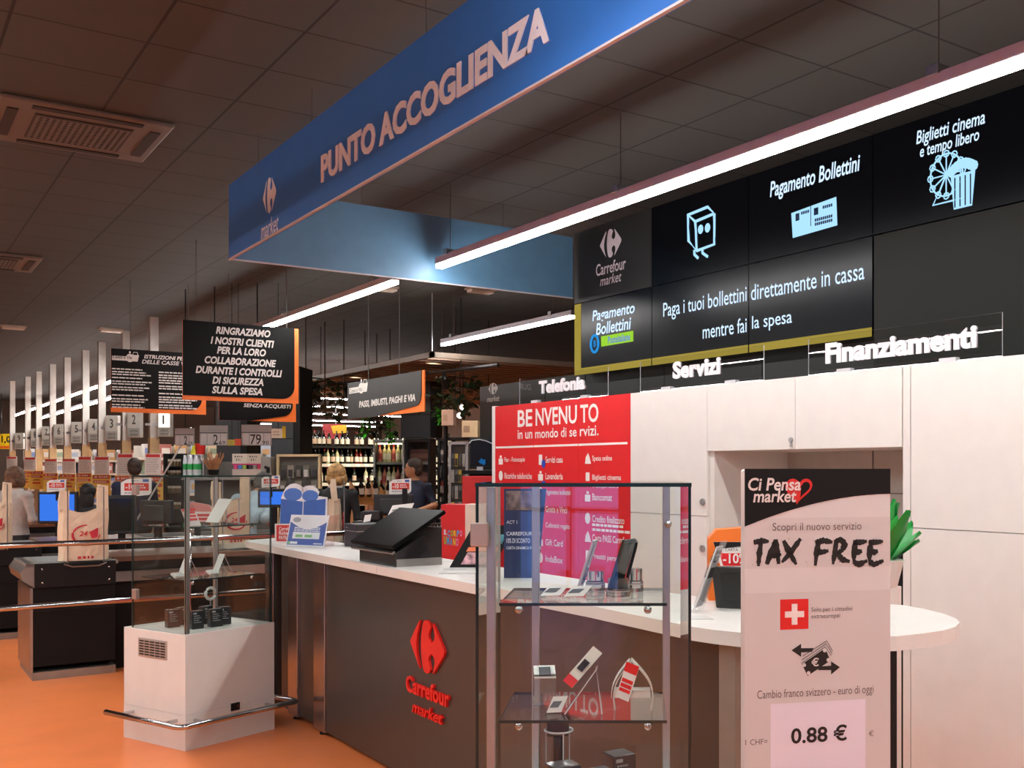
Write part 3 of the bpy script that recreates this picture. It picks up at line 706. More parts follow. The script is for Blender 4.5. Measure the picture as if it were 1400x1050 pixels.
# bottom of the case
t = thing('handheld_gimbal', 'black handheld camera gimbal in a clear ring stand at the case bottom', 'camera gimbal')
MB().lathe((0, 0, 0), [(.016, 0), (.018, .1), (.015, .16)], 12).build('grip', BLACK, t, smooth=True)
MB().box(-.035, .03, -.02, .02, .15, .20).box(-.04, .035, -.022, .0, .19, .225).build('head', mat('#232221', .4), t, bevel=.006)
m = MB(); m.tube([(.042 * math.cos(k * .3927), .042 * math.sin(k * .3927), .165) for k in range(16)], .003, 6, closed=True)
for k in (2, 7, 13): m.tube([(.042 * math.cos(k * .3927), .042 * math.sin(k * .3927), .165), (.042 * math.cos(k * .3927), .042 * math.sin(k * .3927), 0)], .002, 5)
m.build('ring_stand', ACEDGE, t)
x, y, z = atR(764, 3.13, Z0); at_case(t, x, y, Z0)
def carton(name, label, w, d, h, group, col='#2c2e31', top='#6d7173'):
    t = thing(name, label, 'box', group=group)
    MB().box(-w / 2, w / 2, -d / 2, d / 2, 0, h).build('carton', mat(col, .25), t, bevel=.002)
    MB().box(-w / 2 + .003, w / 2 - .003, -d / 2 + .003, d / 2 - .003, h, h + .001).build('top_print', mat(top, .15, .2), t)
    P = Plane((0, -d / 2, 0), (1, 0, 0)); m = MB(); lines(m, P, -w * .35, w * .3, h * .75, 4, h * .12, h * .05); rect(m, P, -w * .4, h * .82, -w * .1, h * .92); m.build('print', mat('#9b9fa2', .5), t)
    return t
for px, d, w, h, rz, lab in ((769, 3.0, .085, .1, .5, 'dark carton in front of the gimbal at the case bottom'), (846, 3.1, .075, .105, .55, 'dark carton with orange print, rear right at the case bottom'),
                            (818, 2.97, .08, .09, .5, 'dark carton nearest the front at the case bottom')):
    x, y, z = atR(px, d, Z0); at_case(carton('product_box', lab, w, .07, h, 'dark product boxes in the right glass case'), x, y, Z0 + .001, rz)

# ---------------------------------------------------------------- left-hand case
LB = Vector((1.485, 6.325, 0)); LRZ = math.radians(21.1)
lx, ly = Vector((math.cos(LRZ), math.sin(LRZ), 0)), Vector((-math.sin(LRZ), math.cos(LRZ), 0))
lc = display_case('display_case', 'white based glass display case with steel bumper rail left of the counter', LB, LRZ, .613, .6, .012, .60, .012, .54, True,
                  [(1.268, .05, .56, .06, .5), (.963, .05, .56, .06, .5)], [(.035, .035), (.57, .52)], hinge=[(.012, .50, 1.48, 'y'), (.012, .50, .86, 'y')])
PL = Plane((0, 0, 0), (0, -1, 0))           # left face, local frame, viewer's right = -y
g = MB().box(-.004, 0, .17, .45, .50, .61).build('vent_grille', mat('#b3aca6', .4, .3), lc, bevel=.002)
m = MB()
for i in range(5):
    for k in range(6): m.box(-.006, -.0042, .185 + i * .052, .185 + i * .052 + .042, .512 + k * .0155, .512 + k * .0155 + .008)
m.build('vent_slot', INK, g)
s_ = MB().box(.30, .36, -.004, 0, .17, .215).build('socket', BLACK, lc); MB().box(.345, .35, -.005, -.004, .185, .2).build('switch', mat('#a3302a', .4), s_)
o_ = .10
rr = [(-o_, -o_ * .6), (-o_ * .6, -o_), (.613 + o_ * .6, -o_), (.613 + o_, -o_ * .6), (.613 + o_, .6), (-o_, .6)]
m = MB(); m.tube([(a, b, .165) for a, b in [(-o_, .62), (-o_, -o_ + .05), (-o_ + .012, -o_ + .014), (-o_ + .05, -o_), (.613 + o_ - .05, -o_), (.613 + o_ - .014, -o_ + .012), (.613 + o_, -o_ + .05), (.613 + o_, .62)]], .017, 12)
rail = m.build('bumper_rail', CHROME, lc, smooth=True)
for a, b, c, d in ((-.1, .08, 0, .08), (-.1, .5, 0, .5), (.06, -.1, .06, 0), (.55, -.1, .55, 0)): MB().tube([(a, b, .165), (c, d, .165)], .01, 8).build('bracket', CHROME, rail)
def inL(px, py, z): p = onZ(px, py, z) - LB; return p.dot(lx), p.dot(ly)
def at_left(o, x, y, z, rz=0.): return place(o, LB + lx * x + ly * y + Vector((0, 0, z)), LRZ + rz)
for px, py, rz, lab in ((236, 857, -.2, 'dark box at the left end of the group in the white case'), (250, 853, .3, 'dark box behind the leftmost one in the white case'), (268, 859, -.1, 'dark box nearest the front post in the white case'),
                        (281, 852, .2, 'dark box behind the front one in the white case'), (294, 856, -.15, 'dark box right of the middle in the white case'), (306, 853, -.3, 'dark box at the right end of the group in the white case')):
    x, y = inL(px, py, .663); x = min(max(x, .08), .5); y = min(max(y, .08), .46)
    at_left(carton('product_box', lab, .075, .045, .105, 'dark product boxes in the white based case'), x, y, .662, rz)
def easel_phone(label, big):
    t = thing('acrylic_easel', label, 'stand', group='easels in the white based glass case')
    if big:
        MB().slab((0, 0, .01), (.0, .11, .01), (.10, 0, .15), .004).build('board', mat('#dcdad2', .4), t)
        m = MB(); m.tube([(.10, 0, .15), (.16, 0, .15), (.16, 0, .0), (.16, .11, 0), (.16, .11, .15), (.1, .11, .15)], .004, 6); m.build('frame', ALU, t)
    else:
        MB().slab((0, 0, .015), (0, .05, .015), (.05, 0, .12), .003).build('board', mat('#cfcec8', .4), t)
        m = MB(); m.tube([(.045, 0, .11), (.11, 0, .0)], .003, 6); m.tube([(.045, .05, .11), (.11, .05, .0)], .003, 6); m.build('strut', ALU, t)
        m = MB(); m.slab((-.07, -.01, .0), (.0, -.01, .0), (-.07, .03, .02), .012); m.build('tag', mat('#d9d8d2', .4), t)
    return t
x, y = inL(330, 716, 1.27); at_left(easel_phone('big white easel on the top shelf of the white case', True), .36, .2, 1.269, .1)
x, y = inL(255, 787, .964); at_left(easel_phone('small easel with white tag, left on the lower shelf of the white case', False), .14, .22, .964, .1)
at_left(easel_phone('small easel with white tag, right on the lower shelf of the white case', False), .36, .2, .964, .1)
t = thing('leaflet_holder', 'clear acrylic holder with red and white card on the top shelf', 'stand')
MB().slab((0, 0, 0), (.12, 0, 0), (0, .05, .12), .004).build('back_plate', [ACRYL], t)
m = MB(); m.slab((.0, -.004, .0), (.12, -.004, .0), (0, .04, .10), .002); m.build('card', mat('#e6dedb', .5), t)
m = MB(); n = Vector((.12, 0, 0)).cross(Vector((0, .044, .1))).normalized()
for a in (.3, .5, .7):
    q = Vector((.015, -.004, 0)) + Vector((0, .044, .1)) * a + n * .004; m.slab(q, q + Vector((.09, 0, 0)), q + Vector((0, .044, .1)) * .13, .001)
q = Vector((0, -.004, 0)) + Vector((0, .044, .1)) * .85 + n * .004; m.slab(q, q + Vector((.12, 0, 0)), q + Vector((0, .044, .1)) * .15, .001)
m.build('red_print', mat('#d8433f', .5), t); at_left(t, .09, .12, 1.269, .3)
t = thing('loop_stand', 'white loop grip on a thin stem standing in the white case', 'stand')
m = MB(); m.tube([(.035 * math.cos(k * .45), 0, .17 + .035 * math.sin(k * .45)) for k in range(14)], .009, 8); m.build('loop', mat('#d2d2ce', .4), t, smooth=True)
MB().tube([(0, 0, 0), (0, 0, .135)], .004, 8).lathe((0, 0, 0), [(.03, 0), (.03, .006)]).build('stem', ALU, t); at_left(t, .42, .36, .662)

# ================================================================ totem
TD0, TD1 = at(1018, 642, 2.58), at(1217, 642, 2.67)
U = (TD1 - TD0).normalized(); WT = (TD1 - TD0).length; TRZ = math.atan2(U.y, U.x)
t = thing('totem', 'tall white information board headed TAX FREE under a black band', 'sign', (TD0.x, TD0.y, 0))
P = Plane((TD0.x, TD0.y, 0), U); B_ = -P.N
c0 = Vector((TD0.x, TD0.y, 0)); ZT_ = 1.602
m = MB(); m.prism([c0 + U * a + Vector((0, 0, b)) for a, b in [(0, .03), (WT, .03), (WT, ZT_), (.01, ZT_), (.003, ZT_ - .002), (0, ZT_ - .006)]], B_ * .028)
TWH = mat('#d6cfce', .5, var=.015, name='totem_board'); m.build('board', TWH, t)
m = MB(); m.prism([c0 + U * a - P.N * b for a, b in [(-.06, -.12), (WT + .06, -.12), (WT + .06, .16), (-.06, .16)]], (0, 0, .03)); m.build('base', mat('#b9b6b4', .4), t)
uv = P.uv; H_ = lambda px, py: uv(px, py)
pts = [(0, ZT_), (WT, ZT_)] ; b0 = uv(1217, 675)[1]; a0 = uv(1018, 720)[1]
for k in range(13):
    s_ = k / 12; x_ = WT * (1 - s_); pts.append((x_, b0 + (a0 - b0) * (s_ ** 1.9)))
m = MB(); poly(m, P, pts, .0004, .0008); m.build('header', BLACKM, t)
m = MB(); rect(m, P, 0, .03, WT, uv(1100, 809)[1], .0003, .0008); rect(m, P, 0, uv(1100, 776)[1], WT, a0 + .02, .0002, .0003)
m.build('printed_sheet', mat('#cec6c4', .5, var=.01), t)
m = MB()
text_px(m, 'Ci Pensa', P, (1022, 671), (1094, 653), bold=.02, shear=.15, lift=.004); text_px(m, 'market', P, (1029, 687), (1088, 669.5), bold=.02, shear=.15, lift=.004)
m.build('lettering', mat('#e3d6d2', .5), t)
m = MB(); hx, hy = uv(1091, 669); hw = .032
def heart(s, dx=0, dy=0):
    o = []
    for k in range(28):
        a = 2 * math.pi * k / 28; x_ = 16 * math.sin(a) ** 3; y_ = 13 * math.cos(a) - 5 * math.cos(2 * a) - 2 * math.cos(3 * a) - math.cos(4 * a)
        o.append((hx + dx + (x_ + y_ * .12) * s, hy + dy + y_ * s))
    return o
O, I = heart(.00225), heart(.0014, .008, .002)
n = len(O); k0 = len(m.v)
m.add([P.pt(a, b, .003) for a, b in O] + [P.pt(a, b, .003) for a, b in I], [(i, (i + 1) % n, n + (i + 1) % n, n + i) for i in range(n)])
m.add([P.pt(a, b, .003) for a, b in O[14:]] + [P.pt(a, b, .003) for a, b in I[14:]], [])
poly(m, P, [(a, b) for a, b in I[15:27]], .0028, .0003)
m.build('heart', mat('#d0261f', .5), t)
m = MB(); text_px(m, 'Scopri il nuovo servizio', P, (1056, 729), (1177.5, 713.5), bold=-.004)
text_px(m, 'Solo per i cittadini', P, (1109, 838), (1165, 828.5)); text_px(m, 'extraeuropei', P, (1109, 847.5), (1148, 838.5))
u0, v0 = uv(1035, 957); u1, v1 = uv(1194, 942); text(m, 'Cambio franco svizzero - euro di oggi', P, u0, uv(1035, 959)[1], u1, uv(1035, 944)[1], bold=-.004)
text_px(m, '1 CHF=', P, (1019, 1019), (1049, 1009.5), bold=-.002); text_px(m, '\u20ac', P, (1187.5, 1006.5), (1194, 998.5)); m.build('lettering', mat('#5a4a47', .6), t)
BR = {'T': [[(0, .9), (.55, .96), (1.05, .93)], [(.52, .95), (.4, .45), (.33, -.08)]], 'A': [[(.0, .0), (.3, .5), (.6, 1.02)], [(.6, 1.02), (.72, .5), (.82, .0)], [(.2, .34), (.6, .36), (1.0, .4)]],
      'X': [[(.12, .98), (.45, .5), (.85, -.02)], [(1.1, 1.05), (.5, .45), (.02, .08)]], 'F': [[(.3, .98), (.18, .5), (.1, -.06)], [(.1, .9), (.55, .98), (1.08, .9)], [(.2, .5), (.5, .5), (.85, .55)]],
      'R': [[(.25, .98), (.15, .5), (.02, .0)], [(.1, .92), (.55, 1.02), (.82, .82), (.6, .56), (.22, .46)], [(.3, .48), (.6, .2), (1.12, .1)]], 'E': [[(.28, .95), (.16, .5), (.16, .1)], [(.1, .92), (.55, .9), (1.05, .94)], [(.18, .5), (.45, .5), (.72, .54)], [(.14, .12), (.45, -.02), (1.08, .14)]]}
m = MB(); rb = random.Random(8)
def stroke(pts, ox, oy, w, h, th):
    out = []
    for i in range(len(pts) - 1):
        for k in range(6):
            s_ = k / 6; out.append((pts[i][0] + (pts[i + 1][0] - pts[i][0]) * s_, pts[i][1] + (pts[i + 1][1] - pts[i][1]) * s_))
    out.append(pts[-1]); n_ = len(out); L_, R2_ = [], []
    for i, (x, y) in enumerate(out):
        a, b = out[max(i - 1, 0)], out[min(i + 1, n_ - 1)]; dx, dy = (b[0] - a[0]) * w, (b[1] - a[1]) * h; l = math.hypot(dx, dy) or 1
        q_ = i / (n_ - 1); hw = th * (.55 + .6 * math.sin(math.pi * min(1, q_ * .9 + .12))) * rb.uniform(.8, 1.2)
        X, Y = ox + x * w, oy + y * h; L_.append((X - dy / l * hw, Y + dx / l * hw)); R2_.append((X + dy / l * hw, Y - dx / l * hw))
    for i in range(n_ - 1): m.add([P.pt(*L_[i], .0013), P.pt(*L_[i + 1], .0013), P.pt(*R2_[i + 1], .0013), P.pt(*R2_[i], .0013)], [(3, 2, 1, 0)])
for ch, x0_, x1_ in (('T', 1030, 1050), ('A', 1048, 1068), ('X', 1068, 1092), ('F', 1112, 1136), ('R', 1138, 1159), ('E', 1164, 1184), ('E', 1185, 1206)):
    a, b = uv(x0_, 771.5); c_, d_ = uv(x1_, 738)
    if x0_ == 1112: m.build('brush_lettering', INK, t); m = MB()
    for st in BR[ch]: stroke(st, a, b, c_ - a, d_ - b, .0066)
rnd = random.Random(3)
for k in range(46):
    a, b = uv(rnd.uniform(1028, 1208), rnd.choice([rnd.uniform(733, 740), rnd.uniform(766, 773)])); r_ = rnd.uniform(.0003, .0012)
    poly(m, P, [(a + r_ * math.cos(j), b + r_ * math.sin(j)) for j in range(6)], .0012)
m.build('brush_lettering', INK, t)
a0, b0 = uv(1066.5, 861); a1, b1 = uv(1105, 818.5)
m = MB(); rect(m, P, a0, b0, a1, b1, .001, .0015); m.build('flag_square', mat('#d9221f', .5), t)
m = MB(); ca, cb = (a0 + a1) / 2, (b0 + b1) / 2; k = (a1 - a0) * .34; w_ = k * .3
rect(m, P, ca - k, cb - w_, ca + k, cb + w_, .002, .0025); rect(m, P, ca - w_, cb - k * 1.02, ca + w_, cb - w_, .002, .0025); rect(m, P, ca - w_, cb + w_, ca + w_, cb + k * 1.02, .002, .0025); m.build('flag_cross', mat('#efe2dd', .5), t)
# banknote pictogram with two arrows
m = MB(); q = lambda px, py: uv(px, py)
poly(m, P, [q(1082, 889), q(1095, 880), q(1095, 886), q(1112, 886), (q(1110, 891)[0], q(1110, 891)[1]), q(1095, 892), q(1095, 898)], .001)
poly(m, P, [q(1148, 912), q(1136, 904), q(1136, 910), q(1120, 911), q(1118, 916), q(1136, 916), q(1136, 922)], .001)
for d_ in (0, 1, 2):
    e_ = [q(1095 + d_, 907 - d_ * 5), q(1128 + d_, 884 - d_ * 4)]
    m.tube([P.pt(*e_[0], .0015), P.pt(*e_[1], .0015), P.pt(*q(1136 + d_ * 1, 896 - d_ * 3), .0015)], .0008, 5)
poly(m, P, [q(1096, 908), q(1128, 886), q(1135, 903), q(1104, 924)], .001); m.build('banknote_pictogram', INK, t)
m = MB(); text_px(m, '\u20ac', P, (1109, 911), (1119, 899), bold=.02, lift=.0025)
for a_ in ((1099, 909), (1127, 889), (1132, 902), (1105, 920)):
    x_, y_ = q(*a_); poly(m, P, [(x_ + .005 * math.cos(j * .8), y_ + .005 * math.sin(j * .8)) for j in range(8)], .002)
m.build('pictogram_detail', TWH, t)
m = MB(); rect(m, P, uv(1053, 1060)[0], uv(1053, 1063)[1] - .1, uv(1183, 1000)[0], (uv(1053, 963)[1] + uv(1183, 955)[1]) / 2, .001, .0016); m.build('rate_sheet', mat('#e2d8e4', .5, var=.01), t)
m = MB(); text(m, '0.88 \u20ac', P, uv(1081, 1000)[0], uv(1081, 1017)[1], uv(1157.5, 1000)[0], (uv(1081, 994)[1] + uv(1157, 990)[1]) / 2, bold=.022, lift=.0025); m.build('rate', INK, t)

# ================================================================ things on and behind the counter
def stand_sign(name, label, cat, bl, br, tl, z, col, tilt_back=.0, group=None): pass
# touch-screen till
t = thing('touchscreen_till', 'big black touchscreen till tilted back on the white worktop', 'till', (2.45, 5.45, ZK))
BLp, BRp = Vector((2.235, 5.735, 1.180)), Vector((2.245, 5.17, 1.180)); up = Vector((.30, 0, .184))
MB().slab(BRp, BLp, BRp + up, -.022).build('screen_housing', mat('#070708', .4, spec=.08), t, bevel=.005)
n = (BLp - BRp).cross(up).normalized()
if n.z < 0: n = -n
uS = (BRp - BLp).normalized(); vS = up.normalized(); Ps = Plane(BLp, uS, vS)
m = MB(); rect(m, Ps, .035, .035, .53, .30, .0006, .0012); m.build('screen', mat('#332e2b', .2, spec=.12), t)
MB().slab(BRp + Vector((-.004, .01, -.026)), BLp + Vector((-.004, -.01, -.026)), BRp + Vector((.012, .01, -.018)), -.012).build('lower_edge', STEEL, t)
f0, f1 = onZ(489, 768, ZK), onZ(550, 775, ZK)
y0, y1 = f1.y + .02, f0.y - .02; x0 = 2.255; y0, y1 = 5.167, 5.65
m = MB(); m.prism([(x0, y0, ZK), (x0, y0, ZK + .075), (x0 + .22, y0, ZK + .20), (x0 + .26, y0, ZK + .20), (x0 + .26, y0, ZK)], (0, y1 - y0, 0)); m.build('stand', mat('#1d1a1c', .2, spec=.4), t)
MB().box(x0 - .006, x0, y0 - .004, y1 + .004, ZK, ZK + .072).build('stand_front', mat('#33383a', .2, .3), t)
MB().box(x0 + .0, x0 + .26, y0 - .003, y0, ZK, ZK + .04).build('stand_trim', STEEL, t)
# leaflet stand, blue book standee
def board(t, nm, bl, br, tl, th, m_): return MB().slab(bl, br, tl, th).build(nm, m_, t)
t = thing('leaflet_stand', 'blue and white leaflet in a clear slanted acrylic stand on the worktop', 'leaflet stand')
a, b = onZ(391, 746, ZK), onZ(443, 748, ZK); U_ = (b - a).normalized(); w_ = (b - a).length; Nn = U_.cross(Vector((0, 0, 1)))
V_ = (Vector((0, 0, 1)) * .97 - Nn * .25).normalized(); h_ = .212
t.location = a
board(t, 'card', a, b, a + V_ * h_, .003, mat('#e9eaf0', .4)); Pq = Plane(a, U_, V_)
m = MB(); poly(m, Pq, [(.008, .008), (w_ - .008, .008), (w_ - .008, .165)] + [(w_ - .008 - (w_ - .016) * k / 8, .165 - .05 * math.sin(math.pi * k / 8)) for k in range(1, 9)], .0035); m.build('blue_print', mat('#3b56a8', .4), t)
m = MB(); rect(m, Pq, .045, .05, w_ - .05, .095, .0042, .005); lines(m, Pq, w_ * .5, w_ * .8, .2, 4, .011, .006, .004, seed=5); lines(m, Pq, .05, w_ - .04, .128, 3, .011, .006, .0045, seed=6); rect(m, Pq, .035, .014, .095, .03, .0042, .005); rect(m, Pq, w_ - .09, .016, w_ - .02, .022, .0042, .005)
m.build('white_print', mat('#e8ecf2', .4), t)
m = MB(); rect(m, Pq, .07, .06, .13, .078, .0055, .006); rect(m, Pq, .15, .06, .21, .078, .0055, .006); rect(m, Pq, .014, .012, .034, .03, .005, .0055); m.build('green_print', mat('#7fb97f', .4), t)
m = MB(); poly(m, Pq, [(.06 + .035 * math.cos(j * .5), .178 + .018 * math.sin(j * .5)) for j in range(13)], .004); m.build('grey_emblem', mat('#9a9ca8', .5), t)
MB().slab(b, b - Nn * .09, b + V_ * h_, .003).build('side_wall', [glass_mat('tinted_acrylic', (.95, .88, .88), 1.4)], t)
t = thing('book_standee', 'blue open book cardboard standee with rounded cut-out top', 'standee')
a = onZ(379, 736, ZK) ; b = a + RV * .335 + FV * .02; a = at(380, 642, 7.42); a.z = ZK; b = at(446, 642, 7.42); b.z = ZK; t.location = a
U_ = (b - a).normalized(); w_ = (b - a).length; Pq = Plane(a, U_, (Vector((0, 0, 1)) + FV * .12).normalized()); hh = .405
out = [(0, 0), (w_, 0), (w_ * 1.0, .315), (w_ * .8, .325)] + [(w_ * .62 + w_ * .22 * math.cos(k * math.pi / 8), .325 + .075 * math.sin(k * math.pi / 8)) for k in range(1, 8)] + \
      [(w_ * .30 + w_ * .24 * math.cos(k * math.pi / 8), .315 + .10 * math.sin(k * math.pi / 8)) for k in range(1, 8)] + [(w_ * .04, .315)]
m = MB(); poly(m, Pq, out, 0, .006); m.build('board', mat('#e6e3e6', .5), t)
m = MB(); poly(m, Pq, [(.012, .012), (w_ * .49, .0), (w_ * .49, .285), (.012, .305)], .007); poly(m, Pq, [(w_ * .51, .0), (w_ - .012, .012), (w_ - .012, .305), (w_ * .51, .285)], .007); m.build('blue_page', mat('#2f5aa8', .45), t)
m = MB(); lines(m, Pq, w_ * .62, w_ * .85, .19, 2, .02, .01, .009); lines(m, Pq, w_ * .12, w_ * .4, .1, 2, .02, .009, .009); m.build('page_print', mat('#9db5de', .5), t)
m = MB()
for cx_, r_ in ((.28, .19), (.64, .17)): poly(m, Pq, [(w_ * (cx_ + r_ * math.cos(k * .42)), .335 + r_ * w_ * .72 * math.sin(k * .42) - (.01 if cx_ > .5 else 0)) for k in range(15)], .007)
m.build('blue_dome', mat('#456fbd', .5), t)
t = thing('price_card', 'red card with white writing at the foot of the blue standee', 'card')
a = at(376, 642, 7.3); a.z = ZK; t.location = a; b = a + RV * .16; Pq = Plane(a, RV)
MB().slab(a, b, a + Vector((0, 0, .135)), .004).build('board', mat('#eadfda', .5), t)
m = MB(); rect(m, Pq, .012, .014, .16, .125, .005, .006); m.build('red_print', mat('#c9302b', .5), t)
m = MB()
for s_, z_, w in (('Carrefour', .088, .10), ('Richiedi', .058, .085), ('PAYBACK', .026, .10)): text(m, s_, Pq, .03, z_, .03 + w, z_ + .026, bold=.01, lift=.007)
m.build('lettering', WHITE_P, t)
t = thing('receipt_printer', 'black receipt printer between the leaflet stand and the till', 'printer')
a = onZ(471, 745.5, ZK); t.location = a
MB().box(a.x - .01, a.x + .2, a.y - .24, a.y - .02, ZK, ZK + .15).build('body', mat('#262729', .4), t, bevel=.006)
MB().box(a.x - .012, a.x + .2, a.y - .242, a.y - .018, ZK + .10, ZK + .106).build('lid_edge', STEEL, t)
m = MB(); lines(m, PX(a.x - .011), -(a.y - .06), -(a.y - .1), ZK + .128, 1, .1, .008, lift=.002); m.build('print', ALU, t)
t = thing('magazine_stand', 'black film magazine in a slanted stand beside the glass case', 'leaflet stand')
a = onZ(613, 779, ZK); b = a + RV * .22; V_ = (Vector((0, 0, 1)) * .8 + RV * .42 + FV * .25).normalized(); t.location = a
Pq = Plane(a, RV, V_); MB().slab(a, b, a + V_ * .26, .004).build('cover', BLACKM, t)
V2 = V_
def pp(u, v): return a + RV * u + V_ * v
nn = RV.cross(V_).normalized()
m = MB(); m.prism([pp(.05, .03) + nn * .005, pp(.2, .03) + nn * .005, pp(.2, .1) + nn * .005, pp(.05, .1) + nn * .005], nn * .001); m.build('picture', mat('#b88a90', .4, var=.8, scale=40), t)
m = MB(); m.prism([pp(.04, .105) + nn * .005, pp(.2, .105) + nn * .005, pp(.2, .13) + nn * .005, pp(.04, .13) + nn * .005], nn * .001); m.build('orange_print', mat('#e57a4a', .4), t)
m = MB(); m.prism([pp(.04, .15) + nn * .005, pp(.2, .15) + nn * .005, pp(.2, .205) + nn * .005, pp(.04, .205) + nn * .005], nn * .001); m.build('picture', mat('#5a9cae', .4, var=.7, scale=30), t)
MB().slab(a - FV * .03 - RV * .02, b - FV * .03, a - RV * .02 + FV * .05, .012).build('foot', mat('#d9d9d6', .3), t)
t = thing('navy_board', 'navy counter board with white discount writing seen through the glass case', 'board')
a = at(689, 642, 4.95); a.z = ZK; b = at(747, 642, 4.95); b.z = ZK; t.location = a; w_ = (b - a).length; Pq = Plane(a, RV)
MB().prism([a, b - RV * .04, b + Vector((0, 0, .42)), a + Vector((0, 0, .42))], FV * .006).build('board', mat('#1d2b52', .35), t)
m = MB()
for s_, z_, w, h in (('ACT 1', .255, .05, .016), ('CARREFOUR BIO', .20, .16, .018), ('10% DI SCONTO', .165, .11, .022), ('CARTA DINAMICA PAYBACK', .135, .165, .014)): text(m, s_, Pq, .012, z_, .012 + w, z_ + h, bold=.01)
m.build('lettering', mat('#d5dbe8', .5), t)
m = MB(); rect(m, Pq, .01, .32, .17, .41); m.build('picture', mat('#6a5a5a', .4, var=.8, scale=30), t)
t = thing('loose_leaflet', 'pile of pale leaflets lying by the magazine stand', 'leaflet'); a = onZ(600, 785, ZK); t.location = a
MB().slab(a, a + RV * .2, a + FV * .12, .006).build('sheet', mat('#dcdad6', .5), t)
# right end of the counter
t = thing('leaflet_dispenser', 'clear acrylic dispenser with black and white leaflets leaning right of the case', 'leaflet stand')
a = at(950, 642, 3.75); a.z = ZK; t.location = a; V_ = (Vector((0, 0, 1)) * .9 + RV * .33 + FV * .1).normalized(); wd = RV * .03 + FV * .07
MB().slab(a, a + wd, a + V_ * .27, .004).build('back_plate', [ACRYL, ACEDGE], t); MB().slab(a - RV * .016, a - RV * .016 + wd, a - RV * .016 + V_ * .2, .003).build('front_plate', [ACRYL, ACEDGE], t)
q = a - RV * .008; MB().slab(q + V_ * .02, q + V_ * .02 + wd, q + V_ * .25, .004).build('leaflet', mat('#cfccca', .5), t)
n = wd.cross(V_).normalized(); m = MB()
for a_, b_ in ((.13, .17), (.19, .215), (.22, .235)): p_ = q + V_ * a_ + wd * .15 + n * .006; m.slab(p_, p_ + wd * .7, p_ + V_ * (b_ - a_), .001); p_ = q + V_ * a_ + wd * .15 - n * .006; m.slab(p_, p_ + wd * .7, p_ + V_ * (b_ - a_), .001)
m.build('print', mat('#3a3838', .5), t)
t = thing('orange_box', 'orange cardboard box standing on the worktop behind the black monitor', 'box')
a = at(969, 642, 4.1); a.z = ZK; t.location = a
MB().prism([a, a + RV * .17, a + RV * .165 + Vector((0, 0, .285)), a + RV * .03 + Vector((0, 0, .275)), a + RV * .0 + Vector((0, 0, .24))], FV * .1).build('carton', mat('#ee7a24', .5), t)
t = thing('discount_card', 'white card with red minus 10 print leaning on the orange box', 'card')
a = at(991, 642, 4.02); a.z = ZK + .09; t.location = a; V_ = (Vector((0, 0, 1)) - RV * .3 + FV * .12).normalized(); Pq = Plane(a, RV, V_)
q = lambda u, v: a + RV * u + V_ * v
MB().prism([q(0, -.09), q(.15, -.09), q(.15, .15), q(.0, .15)], FV * .004).build('card', WHITE_P, t)
nF = -FV
m = MB(); m.prism([q(.01, .055) + nF * .001, q(.14, .055) + nF * .001, q(.14, .105) + nF * .001, q(.01, .105) + nF * .001], nF * .001); m.build('red_print', RED, t)
m = MB(); m.prism([q(.0, .12) + nF * .001, q(.14, .138) + nF * .001, q(.14, .15) + nF * .001, q(.0, .15) + nF * .001], nF * .001); m.build('black_band', BLACKM, t)
Pq2 = Plane(a + nF * .002, RV, (0, 0, 1)); m = MB(); text(m, '-10%', Pq2, -.008, .062, .085, .1, bold=.02); m.build('number', WHITE_P, t)
m = MB(); text(m, 'SOLO CON', Pq2, .0, .122, .07, .132); text(m, 'CARTA', Pq2, .0, .109, .05, .119); m.build('lettering', INK, t)
t = thing('rear_monitor', 'black monitor seen from behind on the worktop beside the totem', 'monitor')
a = onZ(981, 830, ZK); t.location = a; V_ = (Vector((0, 0, 1)) - RV * .12).normalized(); R2 = (RV * .9 - FV * .35).normalized()
MB().slab(a, a + R2 * .2, a + V_ * .155, .02).build('housing', mat('#2b2d2c', .4), t, bevel=.004)
n = R2.cross(V_).normalized(); q = a + R2 * .03 + V_ * .03 + n * .022; MB().slab(q, q + R2 * .15, q + V_ * .1, .008).build('rear_cover', mat('#1f2120', .4), t, bevel=.003)
MB().box(a.x + .06, a.x + .12, a.y - .02, a.y + .05, ZK, ZK + .02).build('foot', BLACK, t)
t = thing('desk_sheet', 'printed white sheet lying on the worktop right of the case', 'sheet'); a = onZ(944, 847, ZK); t.location = a
MB().slab(a + Vector((0, 0, .0005)), a + Vector((0, 0, .0005)) + RV * .08, a + FV * .09 - RV * .02 + Vector((0, 0, .0005)), .0015).build('sheet', mat('#d2cfca', .5), t)
